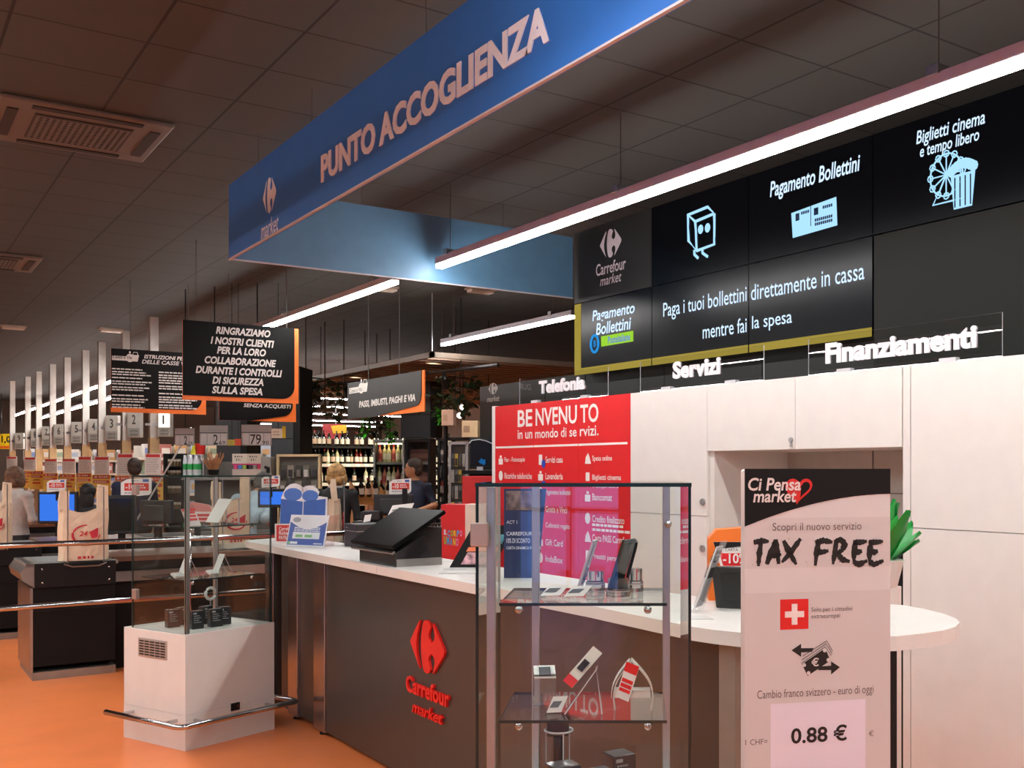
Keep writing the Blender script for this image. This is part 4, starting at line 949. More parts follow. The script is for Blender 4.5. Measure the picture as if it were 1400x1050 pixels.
# pot with green leaves
t = thing('potted_plant', 'white pot of glossy green paper leaves behind the totem', 'plant'); c = at(1202, 642, 4.45); t.location = (c.x, c.y, 1.11)
MB().lathe((c.x, c.y, 1.11), [(.075, 0), (.1, .1), (.104, .11), (.09, .11)], 20).build('pot', mat('#e8e6e0', .4), t, smooth=False)
rnd = random.Random(5)
for k in range(30):
    a_ = 2 * math.pi * k / 30 * 2 + rnd.uniform(-.2, .2); l = rnd.uniform(.19, .30); tl = rnd.uniform(.15, 1.05); w = rnd.uniform(.04, .06)
    d = Vector((math.cos(a_) * math.sin(tl), math.sin(a_) * math.sin(tl), math.cos(tl))); sd = Vector((-math.sin(a_), math.cos(a_), 0)); b0 = Vector((c.x, c.y, 1.19)) + Vector((math.cos(a_), math.sin(a_), 0)) * .03
    nn = d.cross(sd); vs = []
    prof = [(0, .3), (.3, .9), (.6, 1.), (.85, .5), (1., .02)]
    for s_, ww in prof: vs += [b0 + d * l * s_ - sd * w * ww + nn * .015, b0 + d * l * s_ , b0 + d * l * s_ + sd * w * ww + nn * .015]
    m = MB(); m.add(vs, [f for i in range(4) for f in ((3 * i, 3 * i + 1, 3 * i + 4, 3 * i + 3), (3 * i + 1, 3 * i + 2, 3 * i + 5, 3 * i + 4))]); m.build('leaf', mat(['#0fa13c', '#12b24a', '#0b8a34'][k % 3], .35), t, smooth=True)
t = thing('drawer_pedestal', 'white drawer pedestal carrying the plant behind the totem', 'cabinet')
c2 = Vector((c.x, c.y, 0)); t.location = c2; MB().box(c.x - .11, c.x + .06, c.y - .07, c.y + .17, 0, 1.11).build('carcass', WHITE, t, bevel=.003)
for z_ in (.54, .82): MB().box(c.x - .124, c.x - .111, c.y - .065, c.y + .165, z_, z_ + .27).build('drawer', WHITE, t)
# ================================================================ barrier rail
RY = 8.75
t = thing('barrier_rail', 'polished steel double barrier rail between the counter and the checkouts', 'railing', (2.5, RY, 0))
MB().tube([(-2.0, RY, 1.055), (5.0, RY, 1.055)], .021, 12).build('upper_rail', CHROME, t, smooth=True)
MB().tube([(-2.0, RY, .605), (2.95, RY, .605)], .021, 12).build('lower_rail', CHROME, t, smooth=True)
for x in (-1.0, onY(258, 800, RY).x, 3.9):
    p = MB().tube([(x, RY, 0.005), (x, RY, 1.10)], .022, 12).build('post', CHROME, t, smooth=True)
    MB().lathe((x, RY, 0), [(.06, 0), (.06, .008), (.03, .014)], 16).build('base_plate', CHROME, p)
# ================================================================ checkouts
BELT = mat('#121111', .6, name='checkout_black', spec=.2); TANP = mat('#b08a62', .5, name='tan_laminate'); GREYF = mat('#9d9a92', .4, .4)
def lane(label, cream=False):
    """local frame: packing end starts at x=0 and faces -y, the lane runs along +x"""
    t = thing('checkout_counter', label, 'checkout counter', group='black checkout counters')
    MB().box(.05, .62, 0, .75, .10, .70).box(.06, .62, -.012, 0, .72, .885).build('packing_end', BELT, t, bevel=.004)
    MB().box(.06, .62, -.02, -.012, .70, .88).box(.05, .62, -.004, 0, .52, .535).build('side_panel', BLACK, t, bevel=.003)
    MB().box(.03, .05, -.002, .752, .06, .70).build('end_panel', STEEL, t)
    MB().box(.045, .62, -.008, .75, 0, .06).build('kick_plate', mat('#9c938a', .45, .7), t)
    m = MB(); m.prism([(.06, 0, .70), (-.02, 0, .76), (-.035, 0, .82), (.01, 0, .885), (.06, 0, .885)], (0, .75, 0)); m.build('steel_nose', STEEL, t)
    MB().box(.0, .64, .0, .75, .86, .885).build('packing_tray', GREYF, t)
    MB().box(.10, .60, .08, .70, .885, .888).build('tray_mat', mat('#8a8a86', .5), t)
    b = MB().box(.62, 3.4, .18, .95, .0, .86).build('lane_body', BELT, t)
    MB().box(.62, 3.4, .16, .98, .86, .90).build('desk_top', mat('#6b4a38', .4), t)
    MB().box(1.6, 3.3, .3, .8, .90, .905).build('belt', mat('#232323', .7), t)
    MB().box(.62, 3.4, .14, .18, .70, .78).build('steel_strip', STEEL, t)
    m = MB()
    for x, z in ((.11, .84), (.11, .74), (.57, .84), (.57, .74)): m.ball((x, -.02, z), .009)
    m.build('bolt_head', CHROME, t)
    return t
LA = place(lane('black checkout counter nearest the barrier, its packing end below a plastic bag'), (1.0, 9.12, 0))
LBn = dup(LA, (.78, 11.5, 0), 0, 'second black checkout counter, behind the nearest one at the left edge')
for k in range(5): dup(LA, (-.9 - .1 * k, 15.3 + 2.9 * k, 0), 0, ['third', 'fourth', 'fifth', 'sixth', 'seventh'][k] + ' black checkout counter counted from the barrier')
def bag(label, rz, loc, red):
    t = thing('carrier_bag', label, 'plastic bag', group='cream plastic bags on checkout holders')
    w, h = .37, .40
    rn = random.Random(label); m = MB(); nx, nz = 12, 12; vs = []; fs = []
    for side in (0, 1):
        for j in range(nz + 1):
            for i in range(nx + 1):
                a, b = i / nx, j / nz; x = w * (.02 + .96 * a) + math.sin(b * 9) * .004
                y = (.035 + .045 * math.sin(math.pi * min(1, max(0, a))) ** .6 * (1 - .5 * b)) * (-1 if side == 0 else 1) if 0 < i < nx else 0
                dip = -.03 * math.sin(math.pi * min(1, max(0, (a - .2) / .56))) if .2 < a < .76 else 0
                vs.append((x, y + (rn.uniform(-.003, .003) if 0 < i < nx else 0), h * b + dip * b ** 4))
    q_ = (nx + 1) * (nz + 1)
    for side in (0, 1):
        for j in range(nz):
            for i in range(nx):
                k = side * q_ + j * (nx + 1) + i; fs.append((k, k + 1, k + nx + 2, k + nx + 1))
    m.add(vs, fs)
    for x0, x1, lean, top in ((.03, .22, .02, .14), (.76, .97, .0, .18)):      # the two handles
        p_ = [(w * x0, -.03, h * .97), (w * x1, -.03, h * .97), (w * (x1 + lean * .3), -.018, h + top * .6), (w * (x1 + lean), -.012, h + top), (w * (x0 + .02 + lean), -.012, h + top + .01), (w * (x0 + lean * .2), -.02, h + top * .5)]
        m.prism(p_, (0, .05, 0))
    m.build('bag', mat('#ead2b4', .45, var=.06, scale=14, bump=.25), t, smooth=False)
    P_ = Plane((0, -.085, 0), (1, 0, 0)); m = MB()
    c = (w * .52, h * .5); rx, rz_ = .095, .075
    m.tube([P_.pt(c[0] + rx * math.cos(k * .3), c[1] + rz_ * math.sin(k * .3)) for k in range(5, 22)], [.004 + .006 * abs(math.sin(k * .2)) for k in range(17)], 6)
    text(m, '24', P_, c[0] - .05, c[1] - .01, c[0] + .01, c[1] + .03, bold=.02, shear=.2); lines(m, P_, w * .36, w * .8, .035, 1, .03, .02)
    poly(m, P_, [(c[0] + .02, c[1] + .02), (c[0] + .085, c[1] + .055), (c[0] + .08, c[1] - .02), (c[0] + .04, c[1] - .03)], .001)
    m.build('red_print', mat('#c8283a', .5), t)
    MB().tube([(w * .17, -.095, -.05), (w * .17, -.09, h + .17), (w * .85, -.09, h + .17), (w * .85, -.095, -.05)], .005, 6).tube([(w * .1, -.1, -.02), (w * .25, -.12, -.04), (w * .75, -.12, -.04), (w * .9, -.1, -.02)], .006, 6).build('wire_holder', STEEL, t)
    return place(t, loc, rz)
bag('cream plastic bag with red print on the nearest checkout', 0, (1.22, 9.20, .893), 1)
bag('cream plastic bag at the left picture edge on the second checkout', 0, onY(-45, 730, 11.56), 1).location.z = .893
bag('cream plastic bag hanging behind the white based glass case', .2, (2.45, 9.55, .95), 1)
bag('cream plastic bag between the blue leaflet and the blonde woman', 1.2, (3.55, 9.55, .92), 1)
def desk(p):
    return .902 if (1.75 < p.x < 4.3 and 9.35 < p.y < 10.0) or (1.5 < p.x < 4.1 and 11.75 < p.y < 12.4) else .001
def monitor(label, px, yt, yb, d, w, on, yaw=0., back=False, col='#3d7df2'):
    t = thing('checkout_monitor', label, 'monitor', group='checkout monitors')
    h = (yb - yt) * d / FOC; p = at(px, yb, d)
    MB().box(-w / 2, w / 2, 0, .05, 0, h).build('housing', mat('#26282b', .4), t, bevel=.008)
    if back:
        MB().box(-w * .32, w * .32, -.03, 0, h * .1, h * .8).build('rear_cover', mat('#2f3133', .45), t, bevel=.01)
    else:
        MB().box(-w / 2 + .025, w / 2 - .025, -.003, 0, .03, h - .03).build('screen', lamp_mat('monitor_blue', col, .95) if on else mat('#151618', .15), t)
    zb = desk(p)
    MB().box(-.03, .03, .02, .06, -(p.z - zb), 0).box(-.1, .1, -.02, .12, -(p.z - zb), -(p.z - zb) + .015).build('stand', BLACK, t)
    return place(t, p, -YAW + yaw)
def card10(label, px, yt, yb, d, yaw=0., w=None):
    t = thing('discount_sign', label, 'sign', group='white minus 10 cards on the checkouts')
    h = (yb - yt) * d / FOC; w = w or h * 1.45; p = at(px, yb, d)
    pts = [(-w / 2, 0), (w * .42, .12 * h), (w / 2, .25 * h), (w / 2, h), (-w * .3, h * .92), (-w / 2, h * .75)]
    m = MB(); m.prism([(a, 0, b) for a, b in pts], (0, .008, 0)); m.build('card', WHITE_P, t)
    P_ = Plane((0, 0, 0), (1, 0, 0)); m = MB(); rect(m, P_, -w * .38, h * .34, w * .42, h * .72); m.build('red_print', mat('#d8382f', .5), t)
    m = MB(); text(m, '-10', P_, -w * .34, h * .4, -w * .06, h * .68, bold=.03, lift=.003); lines(m, P_, w * .0, w * .38, h * .64, 2, h * .12, h * .07, .003); m.build('number', WHITE_P, t)
    m = MB(); rect(m, P_, w * .22, h * .78, w * .42, h * .92); m.build('blue_print', mat('#4666b0', .5), t)
    m = MB(); lines(m, P_, -w * .38, w * .3, h * .25, 1, h * .1, h * .05); lines(m, P_, -w * .15, w * .18, h * .86, 1, .1, h * .05); m.build('grey_print', mat('#9a9aa2', .5), t)
    MB().box(-.012, .012, .009, .02, -.09, h * .5).build('holder', BLACK, t)
    return place(t, p, -YAW + yaw)
monitor('bright blue checkout monitor behind the nearest plastic bag', 78, 672, 716, 11.3, .42, True)
card10('white minus 10 card above the left blue monitor', 77, 655, 673, 11.25)
monitor('large black monitor showing its face left of the white case', 166, 677, 730, 9.45, .25, False, .35)
monitor('black monitor back inside the outline of the white case', 212, 684, 716, 9.7, .34, False, -.3, True)
card10('white minus 10 card on the black monitor left of the white case', 186, 653, 680, 9.5, .1, .265)
monitor('bright blue checkout monitor between white case and blue standee', 372, 668, 694, 10.2, .28, True)
card10('white minus 10 card above the right blue monitor', 370, 650, 667, 10.15)
monitor('black monitor back in front of the dark-shirted man', 537, 676, 705, 9.6, .35, False, 0, True)
card10('white minus 10 card beside the dark-shirted man', 547, 654, 677, 9.65, 0, .2)
t = thing('customer_display', 'slim black upright customer display before the dark-shirted man', 'display'); p = at(553, 700, 9.4)
MB().box(-.02, .02, 0, .03, -(p.z - .91), .21).build('post', BLACK, t); MB().box(-.035, .035, -.01, .04, -(p.z - .91), -(p.z - .91) + .02).build('foot', BLACK, t); place(t, p, -YAW)
t = thing('card_terminal', 'black payment terminal with receipts behind the printer on the counter', 'terminal'); p = at(500, 722, 9.3)
MB().box(-.12, .12, 0, .2, -(p.z - .91), .06).build('body', BLACK, t, bevel=.01)
MB().box(-.05, .12, .02, .16, .06, .15).build('head', mat('#202123', .4), t, bevel=.015); MB().slab((-.02, -.005, .05), (.04, -.005, .06), (-.01, .03, .13), .002).build('receipt', WHITE_P, t); place(t, p, -YAW)
t = thing('sloped_sheet', 'white printed sheet on a slanted holder behind the touchscreen till', 'sheet'); p = at(523, 720, 8.2)
MB().slab((0, 0, 0), (.17, 0, .02), (.06, .08, .16), .004).build('sheet', WHITE_P, t)
m = MB()
for k in range(5):
    q = Vector((.03 + .008 * k, .0 + .012 * k, .03 + .022 * k)); m.slab(q, q + Vector((.1, 0, .012)), q + Vector((.004, .006, .01)), .0055)
m.build('print', mat('#9a9a9e', .5), t)
MB().box(-.02, .2, .06, .1, -(p.z - .0), .02).build('holder', BLACK, t); place(t, p, -YAW)
t = thing('handset', 'mobile phone with lit blue display held at the second checkout', 'phone'); p = at(135, 703, 11.2)
MB().slab((0, 0, 0), (.07, 0, -.01), (-.02, .05, .14), .012).build('body', BLACK, t); MB().slab((.006, -.003, .05), (.062, -.003, .043), (-.006, .022, .12), .003).build('screen', lamp_mat('handset_screen', '#6a9cf0', .9), t); MB().tube([(.03, .03, -p.z), (.03, .03, .02)], .015, 8).build('post', BLACK, t); place(t, p, -YAW)
t = thing('tray', 'pale cream tray on the nearest checkout seen through the white case', 'tray'); p = at(300, 745, 9.2)
MB().box(0, .36, 0, .3, -.0, .05).box(.02, .34, .02, .28, .05, .055).build('tray', mat('#e6ddc6', .5), t, bevel=.01); place(t, (p.x, 9.5, .905), 0)
t = thing('leaflet_card', 'pink and white card with three red bars on the nearest checkout', 'card'); p = at(257, 722, 9.6)
P_ = Plane((0, 0, 0), (1, 0, 0))
MB().prism([(0, 0, 0), (.22, 0, 0), (.22, 0, .17), (.2, 0, .21), (.04, 0, .24), (0, 0, .22)], (0, .01, 0)).build('card', mat('#ece6e2', .5), t)
m = MB(); poly(m, P_, [(0, .15), (.22, .15), (.2, .21), (.04, .24), (0, .22)]); m.build('pink_band', mat('#d98a86', .5), t)
m = MB()
for k in range(3): rect(m, P_, .03, .035 + k * .035, .2, .06 + k * .035)
m.build('red_print', mat('#cf4440', .5), t); MB().box(.05, .1, .015, .05, -.2, .1).build('holder', BLACK, t); place(t, p, -YAW)

# ---------------------------------------------------------------- numbered poles
POLEX = [(210, 434, (216, 233, 563, 597)), (172, 452, (174, 192, 562, 598)), (139, 468, (144, 161, 568, 602)), (117, 479, (120, 136, 573, 604)), (92, 489, (97, 112, 577, 606)),
         (72, 498, (73, 88, 580, 608)), (53, 508, (57, 70, 583, 609)), (38, 515, (42, 53, 586, 611)), (17, 521, (20, 32, 592, 614))]
PAPER = mat('#e6d8d0', .6, var=.02); TANS = mat('#c9a878', .5); POLEM = mat('#cfc9c0', .45)
for i, (px, py, bx) in enumerate(POLEX):
    n_ = i + 1; p = onZ(px, py, CEIL); d = (p - E0).dot(FV)
    t = thing('checkout_pole', 'white ceiling-high pole of checkout number %d' % n_, 'pole', (p.x, p.y, 0), 'numbered checkout poles')
    MB().box(p.x - .055, p.x + .055, p.y - .055, p.y + .055, 2.05, CEIL).build('post', POLEM, t)
    MB().box(p.x - .065, p.x + .065, p.y - .065, p.y + .065, 0, 2.05).build('lower_post', TANS, t)
    a, b = at(bx[0], bx[3], d - .1), at(bx[1], bx[2], d - .1); w = (b - a).dot(RV); h = b.z - a.z
    s_ = thing('lane_number', 'grey lane number box reading %d beside its pole' % n_, 'sign', group='lane number boxes')
    MB().box(0, w, 0, .1, 0, h).build('box', mat('#c6c4ba', .5), s_, bevel=.006)
    P_ = Plane((0, 0, 0), (1, 0, 0))
    if n_ == 1: m = MB(); rect(m, P_, .01, h * .38, w - .01, h - .01); m.build('lit_face', lamp_mat('lit_number_face', '#fff8ec', 2.2), s_)
    m = MB(); text(m, str(n_), P_, w * .36, h * .5, w * (.52 if n_ == 1 else .64), h * .86, bold=.02, lift=.003); m.build('number', mat('#4b4a46', .5), s_)
    m = MB(); rect(m, P_, .012, h * .03, w - .012, h * .36, .0008, .001); m.build('lower_band', mat('#a3a198', .5), s_)
    m = MB(); text(m, 'ultimo', P_, w * .2, h * .21, w * .8, h * .31, bold=.01, lift=.003); text(m, 'cliente', P_, w * .2, h * .07, w * .8, h * .17, bold=.01, lift=.003); m.build('lettering', mat('#5a5952', .5), s_)
    MB().box(-.2, .01, .04, .06, h * .45, h * .55).build('bracket', ALU, s_)
    place(s_, a, -YAW)
NOT = [(198, 220, 620, 649), (160, 182, 620, 650), (129, 149, 624, 650), (107, 125, 624, 648), (85, 103, 627, 647), (61, 78, 627, 647), (33, 49, 625, 643), (9, 23, 624, 641)]
DN = [14.4, 15.8, 17.2, 18.5, 19.7, 20.9, 22.5, 24.4]
for i, (x0, x1, y0, y1) in enumerate(NOT):
    d = DN[i]; a, b = at(x0, y1, d), at(x1, y0, d); w = (b - a).dot(RV); h = b.z - a.z
    t = thing('notice', 'white notice sheet with red heading, number %d from the right along the poles' % (i + 1), 'notice', group='notices with red headings')
    MB().box(0, w, 0, .012, 0, h).build('sheet', PAPER, t); P_ = Plane((0, 0, 0), (1, 0, 0))
    m = MB(); rect(m, P_, w * .06, h * .82, w * .94, h * .96); m.build('heading', mat('#d43a36', .5), t)
    m = MB(); lines(m, P_, w * .1, w * .9, h * .75, 8, h * .085, h * .03, seed=i); m.build('print', mat('#a89c98', .6), t)
    MB().tube([(w / 2, .02, -(a.z)), (w / 2, .02, h * .5)], .012, 6).build('stem', ALU, t); place(t, a, -YAW)
POS = [(205, 223, 651, 692), (157, 180, 650, 690), (126, 151, 649, 681), (104, 125, 647, 678), (82, 103, 648, 674), (59, 79, 647, 672), (41, 59, 644, 669), (30, 41, 644, 667), (12, 25, 640, 666)]
DP = [14.2, 15.5, 16.8, 18.0, 19.2, 20.4, 21.8, 23.2, 24.2]
for i, (x0, x1, y0, y1) in enumerate(POS):
    d = DP[i]; a, b = at(x0, y1, d), at(x1, y0, d); w = (b - a).dot(RV); h = b.z - a.z
    t = thing('promotion_poster', 'yellow and orange promotion poster, number %d from the right below the notices' % (i + 1), 'poster', group='orange promotion posters')
    MB().box(0, w, 0, .012, 0, h).build('board', mat('#f2c65a', .5, var=.06), t); P_ = Plane((0, 0, 0), (1, 0, 0))
    m = MB(); rect(m, P_, w * .03, h * .82, w * .97, h * .98); rect(m, P_, w * .06, h * .64, w * .94, h * .76); rect(m, P_, w * .2, h * .3, w * .8, h * .4); m.build('orange_print', mat('#cf5232', .5), t)
    m = MB(); emblem(m, P_, w * .2, h * .9, w * .16, h * .1, .003); lines(m, P_, w * .38, w * .9, h * .93, 1, .1, h * .06, .003, seed=i); lines(m, P_, w * .12, w * .85, h * .72, 1, .1, h * .05, .003, seed=i + 3); m.build('white_print', PAPER, t)
    m = MB(); poly(m, P_, [(w * (.5 + .36 * math.cos(k * .4)), h * (.42 + .15 * math.sin(k * .4))) for k in range(1, 8)], .002); text(m, '10', P_, w * .72, h * .08, w * .92, h * .2, lift=.003); m.build('dark_print', mat('#c07a2e', .5), t)
    MB().box(w * .3, w * .7, .014, .06, -a.z, h * .8).build('stand', mat('#b7a488', .6), t); place(t, a, -YAW)

# ================================================================ hanging signs
CARD = mat('#0c0b0b', .5, name='black_sign_board', spec=.15)
def hang(label, P, u0, v0, u1, v1, over, wires, back='#f5792b', corner=.12, face=None, slope=0., wedge=False):
    c = P.pt((u0 + u1) / 2, v0); t = thing('hanging_sign', label, 'hanging sign', c)
    m = MB(); m.slab(P.pt(u0, v0, -.02), P.pt(u1, v0, -.02), P.pt(u0, v1, -.02), .012); m.build('orange_backing', mat(back, .45), t)
    e_ = [(u0, v1), (u0, v0 + (0 if wedge else over))] + ([(u0 + (u1 - u0) * .4, v0)] if wedge else []) + [(u1 - over - corner, v0 + over + slope)] + [(u1 - over - corner + corner * math.sin(k * math.pi / 12), v0 + over + slope + corner - corner * math.cos(k * math.pi / 12)) for k in range(1, 7)] + [(u1 - over, v1)]
    poly(MB_ := MB(), P, e_, -.008, .008); MB_.build('face', face or CARD, t)
    for w in wires: MB().tube([P.pt(w, v1, -.01), P.pt(w, CEIL - v1 + v1 - P.P.z, -.01)], .004, 5).build('suspension_wire', WIRE, t)
    return t
TXT = mat('#d9d2cb', .5)
P = PY(10.4); u0, v1 = P.uv(250, 437); u1, v0 = P.uv(408.5, 552)
t = hang('large black hanging sign RINGRAZIAMO I NOSTRI CLIENTI with orange edge', P, u0, v0, u1, v1, .042, (u0 + .12, u1 - .12))
m = MB()
for s_, a, b, y in (('RINGRAZIAMO', 360, 772, 188), ('I NOSTRI CLIENTI', 320, 800, 265), ('PER LA LORO', 368, 738, 335), ('COLLABORAZIONE', 275, 815, 412), ('DURANTE I CONTROLLI', 207, 860, 487), ('DI SICUREZZA', 333, 720, 560), ('SULLA SPESA', 330, 712, 632)):
    pa, pb = 230 + a / 5.528, 230 + b / 5.528; py = 420 + y / 5.528
    ua, va = P.uv(pa, py); ub = P.uv(pb, py)[0]; vm = P.uv((pa + pb) / 2, py)[1]; text(m, s_, P, ua, vm - .035, ub, vm + .036, bold=.036, shear=.22)
m.build('lettering', TXT, t)
P = PY(13.0); u0, v1 = P.uv(152, 476); u1, v0 = P.uv(282, 567)
t = hang('black hanging sign ISTRUZIONI PER L USO with small print, partly behind the large sign', P, u0, v0, u1, v1, .05, (u0 + .2, u1 - .2))
m = MB(); a, b = P.uv(197, 491); c, d = P.uv(277, 487); text(m, "ISTRUZIONI PER L'USO", P, a, P.uv(197, 490)[1], c, P.uv(197, 484.5)[1], bold=.03, shear=.2)
text(m, 'DELLE CASSE VELOCI', P, P.uv(194, 497)[0], P.uv(194, 497)[1], P.uv(276, 497)[0], P.uv(194, 491.5)[1], bold=.02, shear=.2)
def basket_logo(m, P, u, v, w, h):
    rect(m, P, u, v + h * .12, u + w * .62, v + h * .5); poly(m, P, [(u + w * (.66 + .15 * math.cos(k * .45)), v + h * (.38 + .36 * math.sin(k * .45))) for k in range(14)], .002)
    poly(m, P, [(u + w * .72, v + h * .1), (u + w * .95, v + h * .1), (u + w, v + h * .66), (u + w * .74, v + h * .66)], .0015)
    m.tube([P.pt(u + w * .77, v + h * .66, .002), P.pt(u + w * .80, v + h * .9, .002), P.pt(u + w * .93, v + h * .9, .002), P.pt(u + w * .96, v + h * .66, .002)], h * .03, 5)
    rect(m, P, u + w * .63, v + h * .78, u + w * .69, v + h * .95)
m.build('heading', TXT, t); m = MB()
basket_logo(m, P, P.uv(153, 493)[0], P.uv(153, 494)[1], P.uv(190, 493)[0] - P.uv(153, 493)[0], .13)
m.build('basket_emblem', TXT, t)
for xa, xb, rows in ((153, 208, ((503, 1), (507, 2), (515, 1), (520, 2), (528, 2), (539, 1), (544, 2), (552, 2))), (217, 271, ((508, 1), (512, 2), (519, 2), (527, 2), (537, 1), (542, 3), (553, 2)))):
    m = MB()
    for y, n_ in rows:
        a, b = P.uv(xa, y); lines(m, P, a, P.uv(xb, y)[0], b, n_, .028, .014, seed=y)
    m.build('small_print', TXT, t)
m = MB(); text(m, 'Cassa e Via', P, P.uv(154, 490)[0], P.uv(154, 491)[1] + .012, P.uv(180, 490)[0], P.uv(154, 489)[1] + .03, bold=.01, shear=.2, lift=.004); m.build('logo_lettering', CARD, t)
P = PY(12.0); u0, v1 = P.uv(300, 520); u1, v0 = P.uv(405, 577)
t = hang('black hanging sign ending in SENZA ACQUISTI below the large sign', P, u0, v0, u1, v1, .04, (u0 + .1, u1 - .1), slope=.02, wedge=True)
m = MB()
text(m, 'SENZA ACQUISTI', P, P.uv(333, 556)[0], P.uv(365, 558.5)[1], P.uv(398, 556)[0], P.uv(365, 552.5)[1], bold=.02, shear=.2); m.build('lettering', TXT, t)
P = PX(4.5); u0, va = P.uv(475, 523); u1, vb = P.uv(579, 507); _, v0 = P.uv(579, 562.5)
vt = (va + vb) / 2
t = hang('grey hanging sign PASSI, IMBUSTI, PAGHI E VIA with orange corner', P, u0, v0, u1, vt, .055, (u0 + .6, u1 - .6), corner=.12, face=mat('#383835', .5, spec=.2), slope=.01, wedge=True)
m = MB(); a0, b0 = P.uv(491, 557); a1, b1 = P.uv(568, 551)
text(m, 'PASSI, IMBUSTI, PAGHI E VIA', P, a0, (P.uv(491, 558)[1] + P.uv(568, 551)[1]) / 2, a1, (P.uv(491, 547)[1] + P.uv(568, 540)[1]) / 2, bold=.036, shear=.15)
a, b = P.uv(477.5, 541); basket_logo(m, P, a, b, P.uv(503, 541)[0] - a, .17); m.build('lettering', mat('#d9d5cc', .5), t)
m = MB(); text(m, 'Cassa e Via', P, a + .02, b + .03, a + (P.uv(503, 541)[0] - a) * .7, b + .075, bold=.005, lift=.004); m.build('logo_lettering', mat('#4a4a46', .5), t)
def price_sign(label, txt, cents, x0, x1, y0, y1, d):
    a, b = at(x0, y1, d), at(x1, y0, d); w = (b - a).dot(RV); h = b.z - a.z; P_ = Plane((0, 0, 0), (1, 0, 0))
    t = thing('price_sign', label, 'sign', group='grey price boards')
    MB().box(0, w, 0, .02, 0, h).build('board', mat('#8f8d8b', .5), t); m = MB(); rect(m, P_, .0, h * .6, w, h * .63, .001, .002); rect(m, P_, 0, h * .98, w, h, .001, .002); m.build('rail', BLACKM, t)
    m = MB()
    for k in range(4): rect(m, P_, w * (.04 + .24 * k), .01, w * (.25 + .24 * k), h * .57, .0008, .001)
    m.build('digit_flap', mat('#b5b3b2', .5), t)
    m = MB(); text(m, txt, P_, w * (.5 if len(txt) == 1 else .3), h * .05, w * (.66 if len(txt) == 1 else .66), h * .53, bold=.01, lift=.003); text(m, cents, P_, w * .7, h * .06, w * .92, h * .22, lift=.003); m.build('number', INK, t)
    MB().tube([(w / 2, .03, h * .5), (w / 2, .03, CEIL - a.z)], .008, 6).build('hanger', BLACK, t); return place(t, a, -YAW)
price_sign('grey price board reading 2 29, left of the three', '2', '29', 239, 265, 585, 609, 12.6)
price_sign('grey price board reading 2 69, middle of the three', '2', '69', 273, 311, 581, 609, 12.4)
price_sign('grey price board reading 79 90, right of the three', '79', '90', 330, 371, 580, 609, 12.2)
for x0, x1, y0, y1, col, lab in ((311, 321, 601, 609, '#b9b03a', 'small yellow green card between the two right price boards'), (321, 329, 600, 609, '#d9502a', 'small orange card touching the price board 79 90'), (371, 388, 586, 599, '#d8cdb8', 'cream card with yellow edge right of the price board 79 90')):
    a, b = at(x0, y1, 12.15), at(x1, y0, 12.15); w = (b - a).dot(RV); h = b.z - a.z; t = thing('shelf_card', lab, 'card'); MB().box(0, w, 0, .01, 0, h).build('card', mat(col, .5), t)
    if x0 == 371: MB().box(w * .9, w * 1.15, -.01, .0, 0, h * 1.25).build('yellow_edge', mat('#d9b820', .5), t)
    m = MB(); lines(m, Plane((0, 0, 0), (1, 0, 0)), w * .15, w * .8, h * .7, 2, h * .3, h * .1, .002); m.build('print', mat('#6a6458', .5), t); MB().tube([(w / 2, .02, h * .5), (w / 2, .02, CEIL - a.z)], .004, 5).build('hanger', BLACK, t); place(t, a, -YAW)
t = thing('slanted_rod', 'thin white slanted rod left of the white and green bottles', 'rod'); a, b = at(222, 652, 12.9), at(261, 586, 12.9); t.location = (a.x, a.y, 0); q = a + (a - b) * (a.z / (b.z - a.z))
MB().tube([q, b], .011, 8).build('rod', mat('#d6d2ca', .4), t); MB().ball(b, .018).build('tip', ALU, t)
t = thing('offer_sign', 'yellow offer sign reading 1,0 at the far left edge', 'sign'); a, b = at(-14, 614, 30), at(15, 593, 30); w = (b - a).dot(RV); h = b.z - a.z; P_ = Plane((0, 0, 0), (1, 0, 0))
MB().box(0, w, 0, .03, 0, h).build('board', mat('#f2c81e', .5), t); m = MB(); text(m, '1,0', P_, w * .55, h * .35, w * .98, h * .85, bold=.02); m.build('number', INK, t); m = MB(); rect(m, P_, w * .02, h * .04, w * .98, h * .2); m.build('red_band', mat('#e8661c', .5), t)
MB().tube([(w / 2, .04, h), (w / 2, .04, CEIL - a.z)], .01, 6).build('hanger', BLACK, t); place(t, a, -YAW)

# ================================================================ ceiling equipment
def cassette(label, c):
    t = thing('air_conditioner', label, 'ceiling air conditioner', (c[0], c[1], CEIL), 'ceiling air conditioning cassettes'); x, y = c; z = CEIL; s_ = .47
    CM = mat('#5c5650', .5, name='cassette_plastic')
    MB().box(x - s_, x + s_, y - s_, y + s_, z - .03, z).build('panel', CM, t, bevel=.012)
    g = MB().box(x - .27, x + .27, y - .27, y + .27, z - .036, z - .03).build('grille', mat('#2e2924', .6), t)
    m = MB()
    for k in range(15):
        q = -.25 + k * .0355; m.box(x + q - .009, x + q + .009, y - .25, y + .25, z - .04, z - .036)
    for k in range(12): q = -.25 + k * .045; m.box(x - .26, x + .26, y + q - .006, y + q + .006, z - .041, z - .036)
    m.build('grille_bars', CM, g)
    for a, b, c_, d in ((-.3, .3, -.42, -.36), (-.3, .3, .36, .42), (-.42, -.36, -.3, .3), (.36, .42, -.3, .3)):
        MB().box(x + a, x + b, y + c_, y + d, z - .037, z - .03).build('outlet_slot', mat('#241d19', .7), t)
    return t
cassette('ceiling air conditioner cassette nearest the blue canopy', (1.11, 7.45)); cassette('ceiling air conditioner cassette at the left edge above the checkouts', (1.02, 12.6))
cassette('ceiling air conditioner cassette cut by the upper left picture edge', (-.15, 7.45))
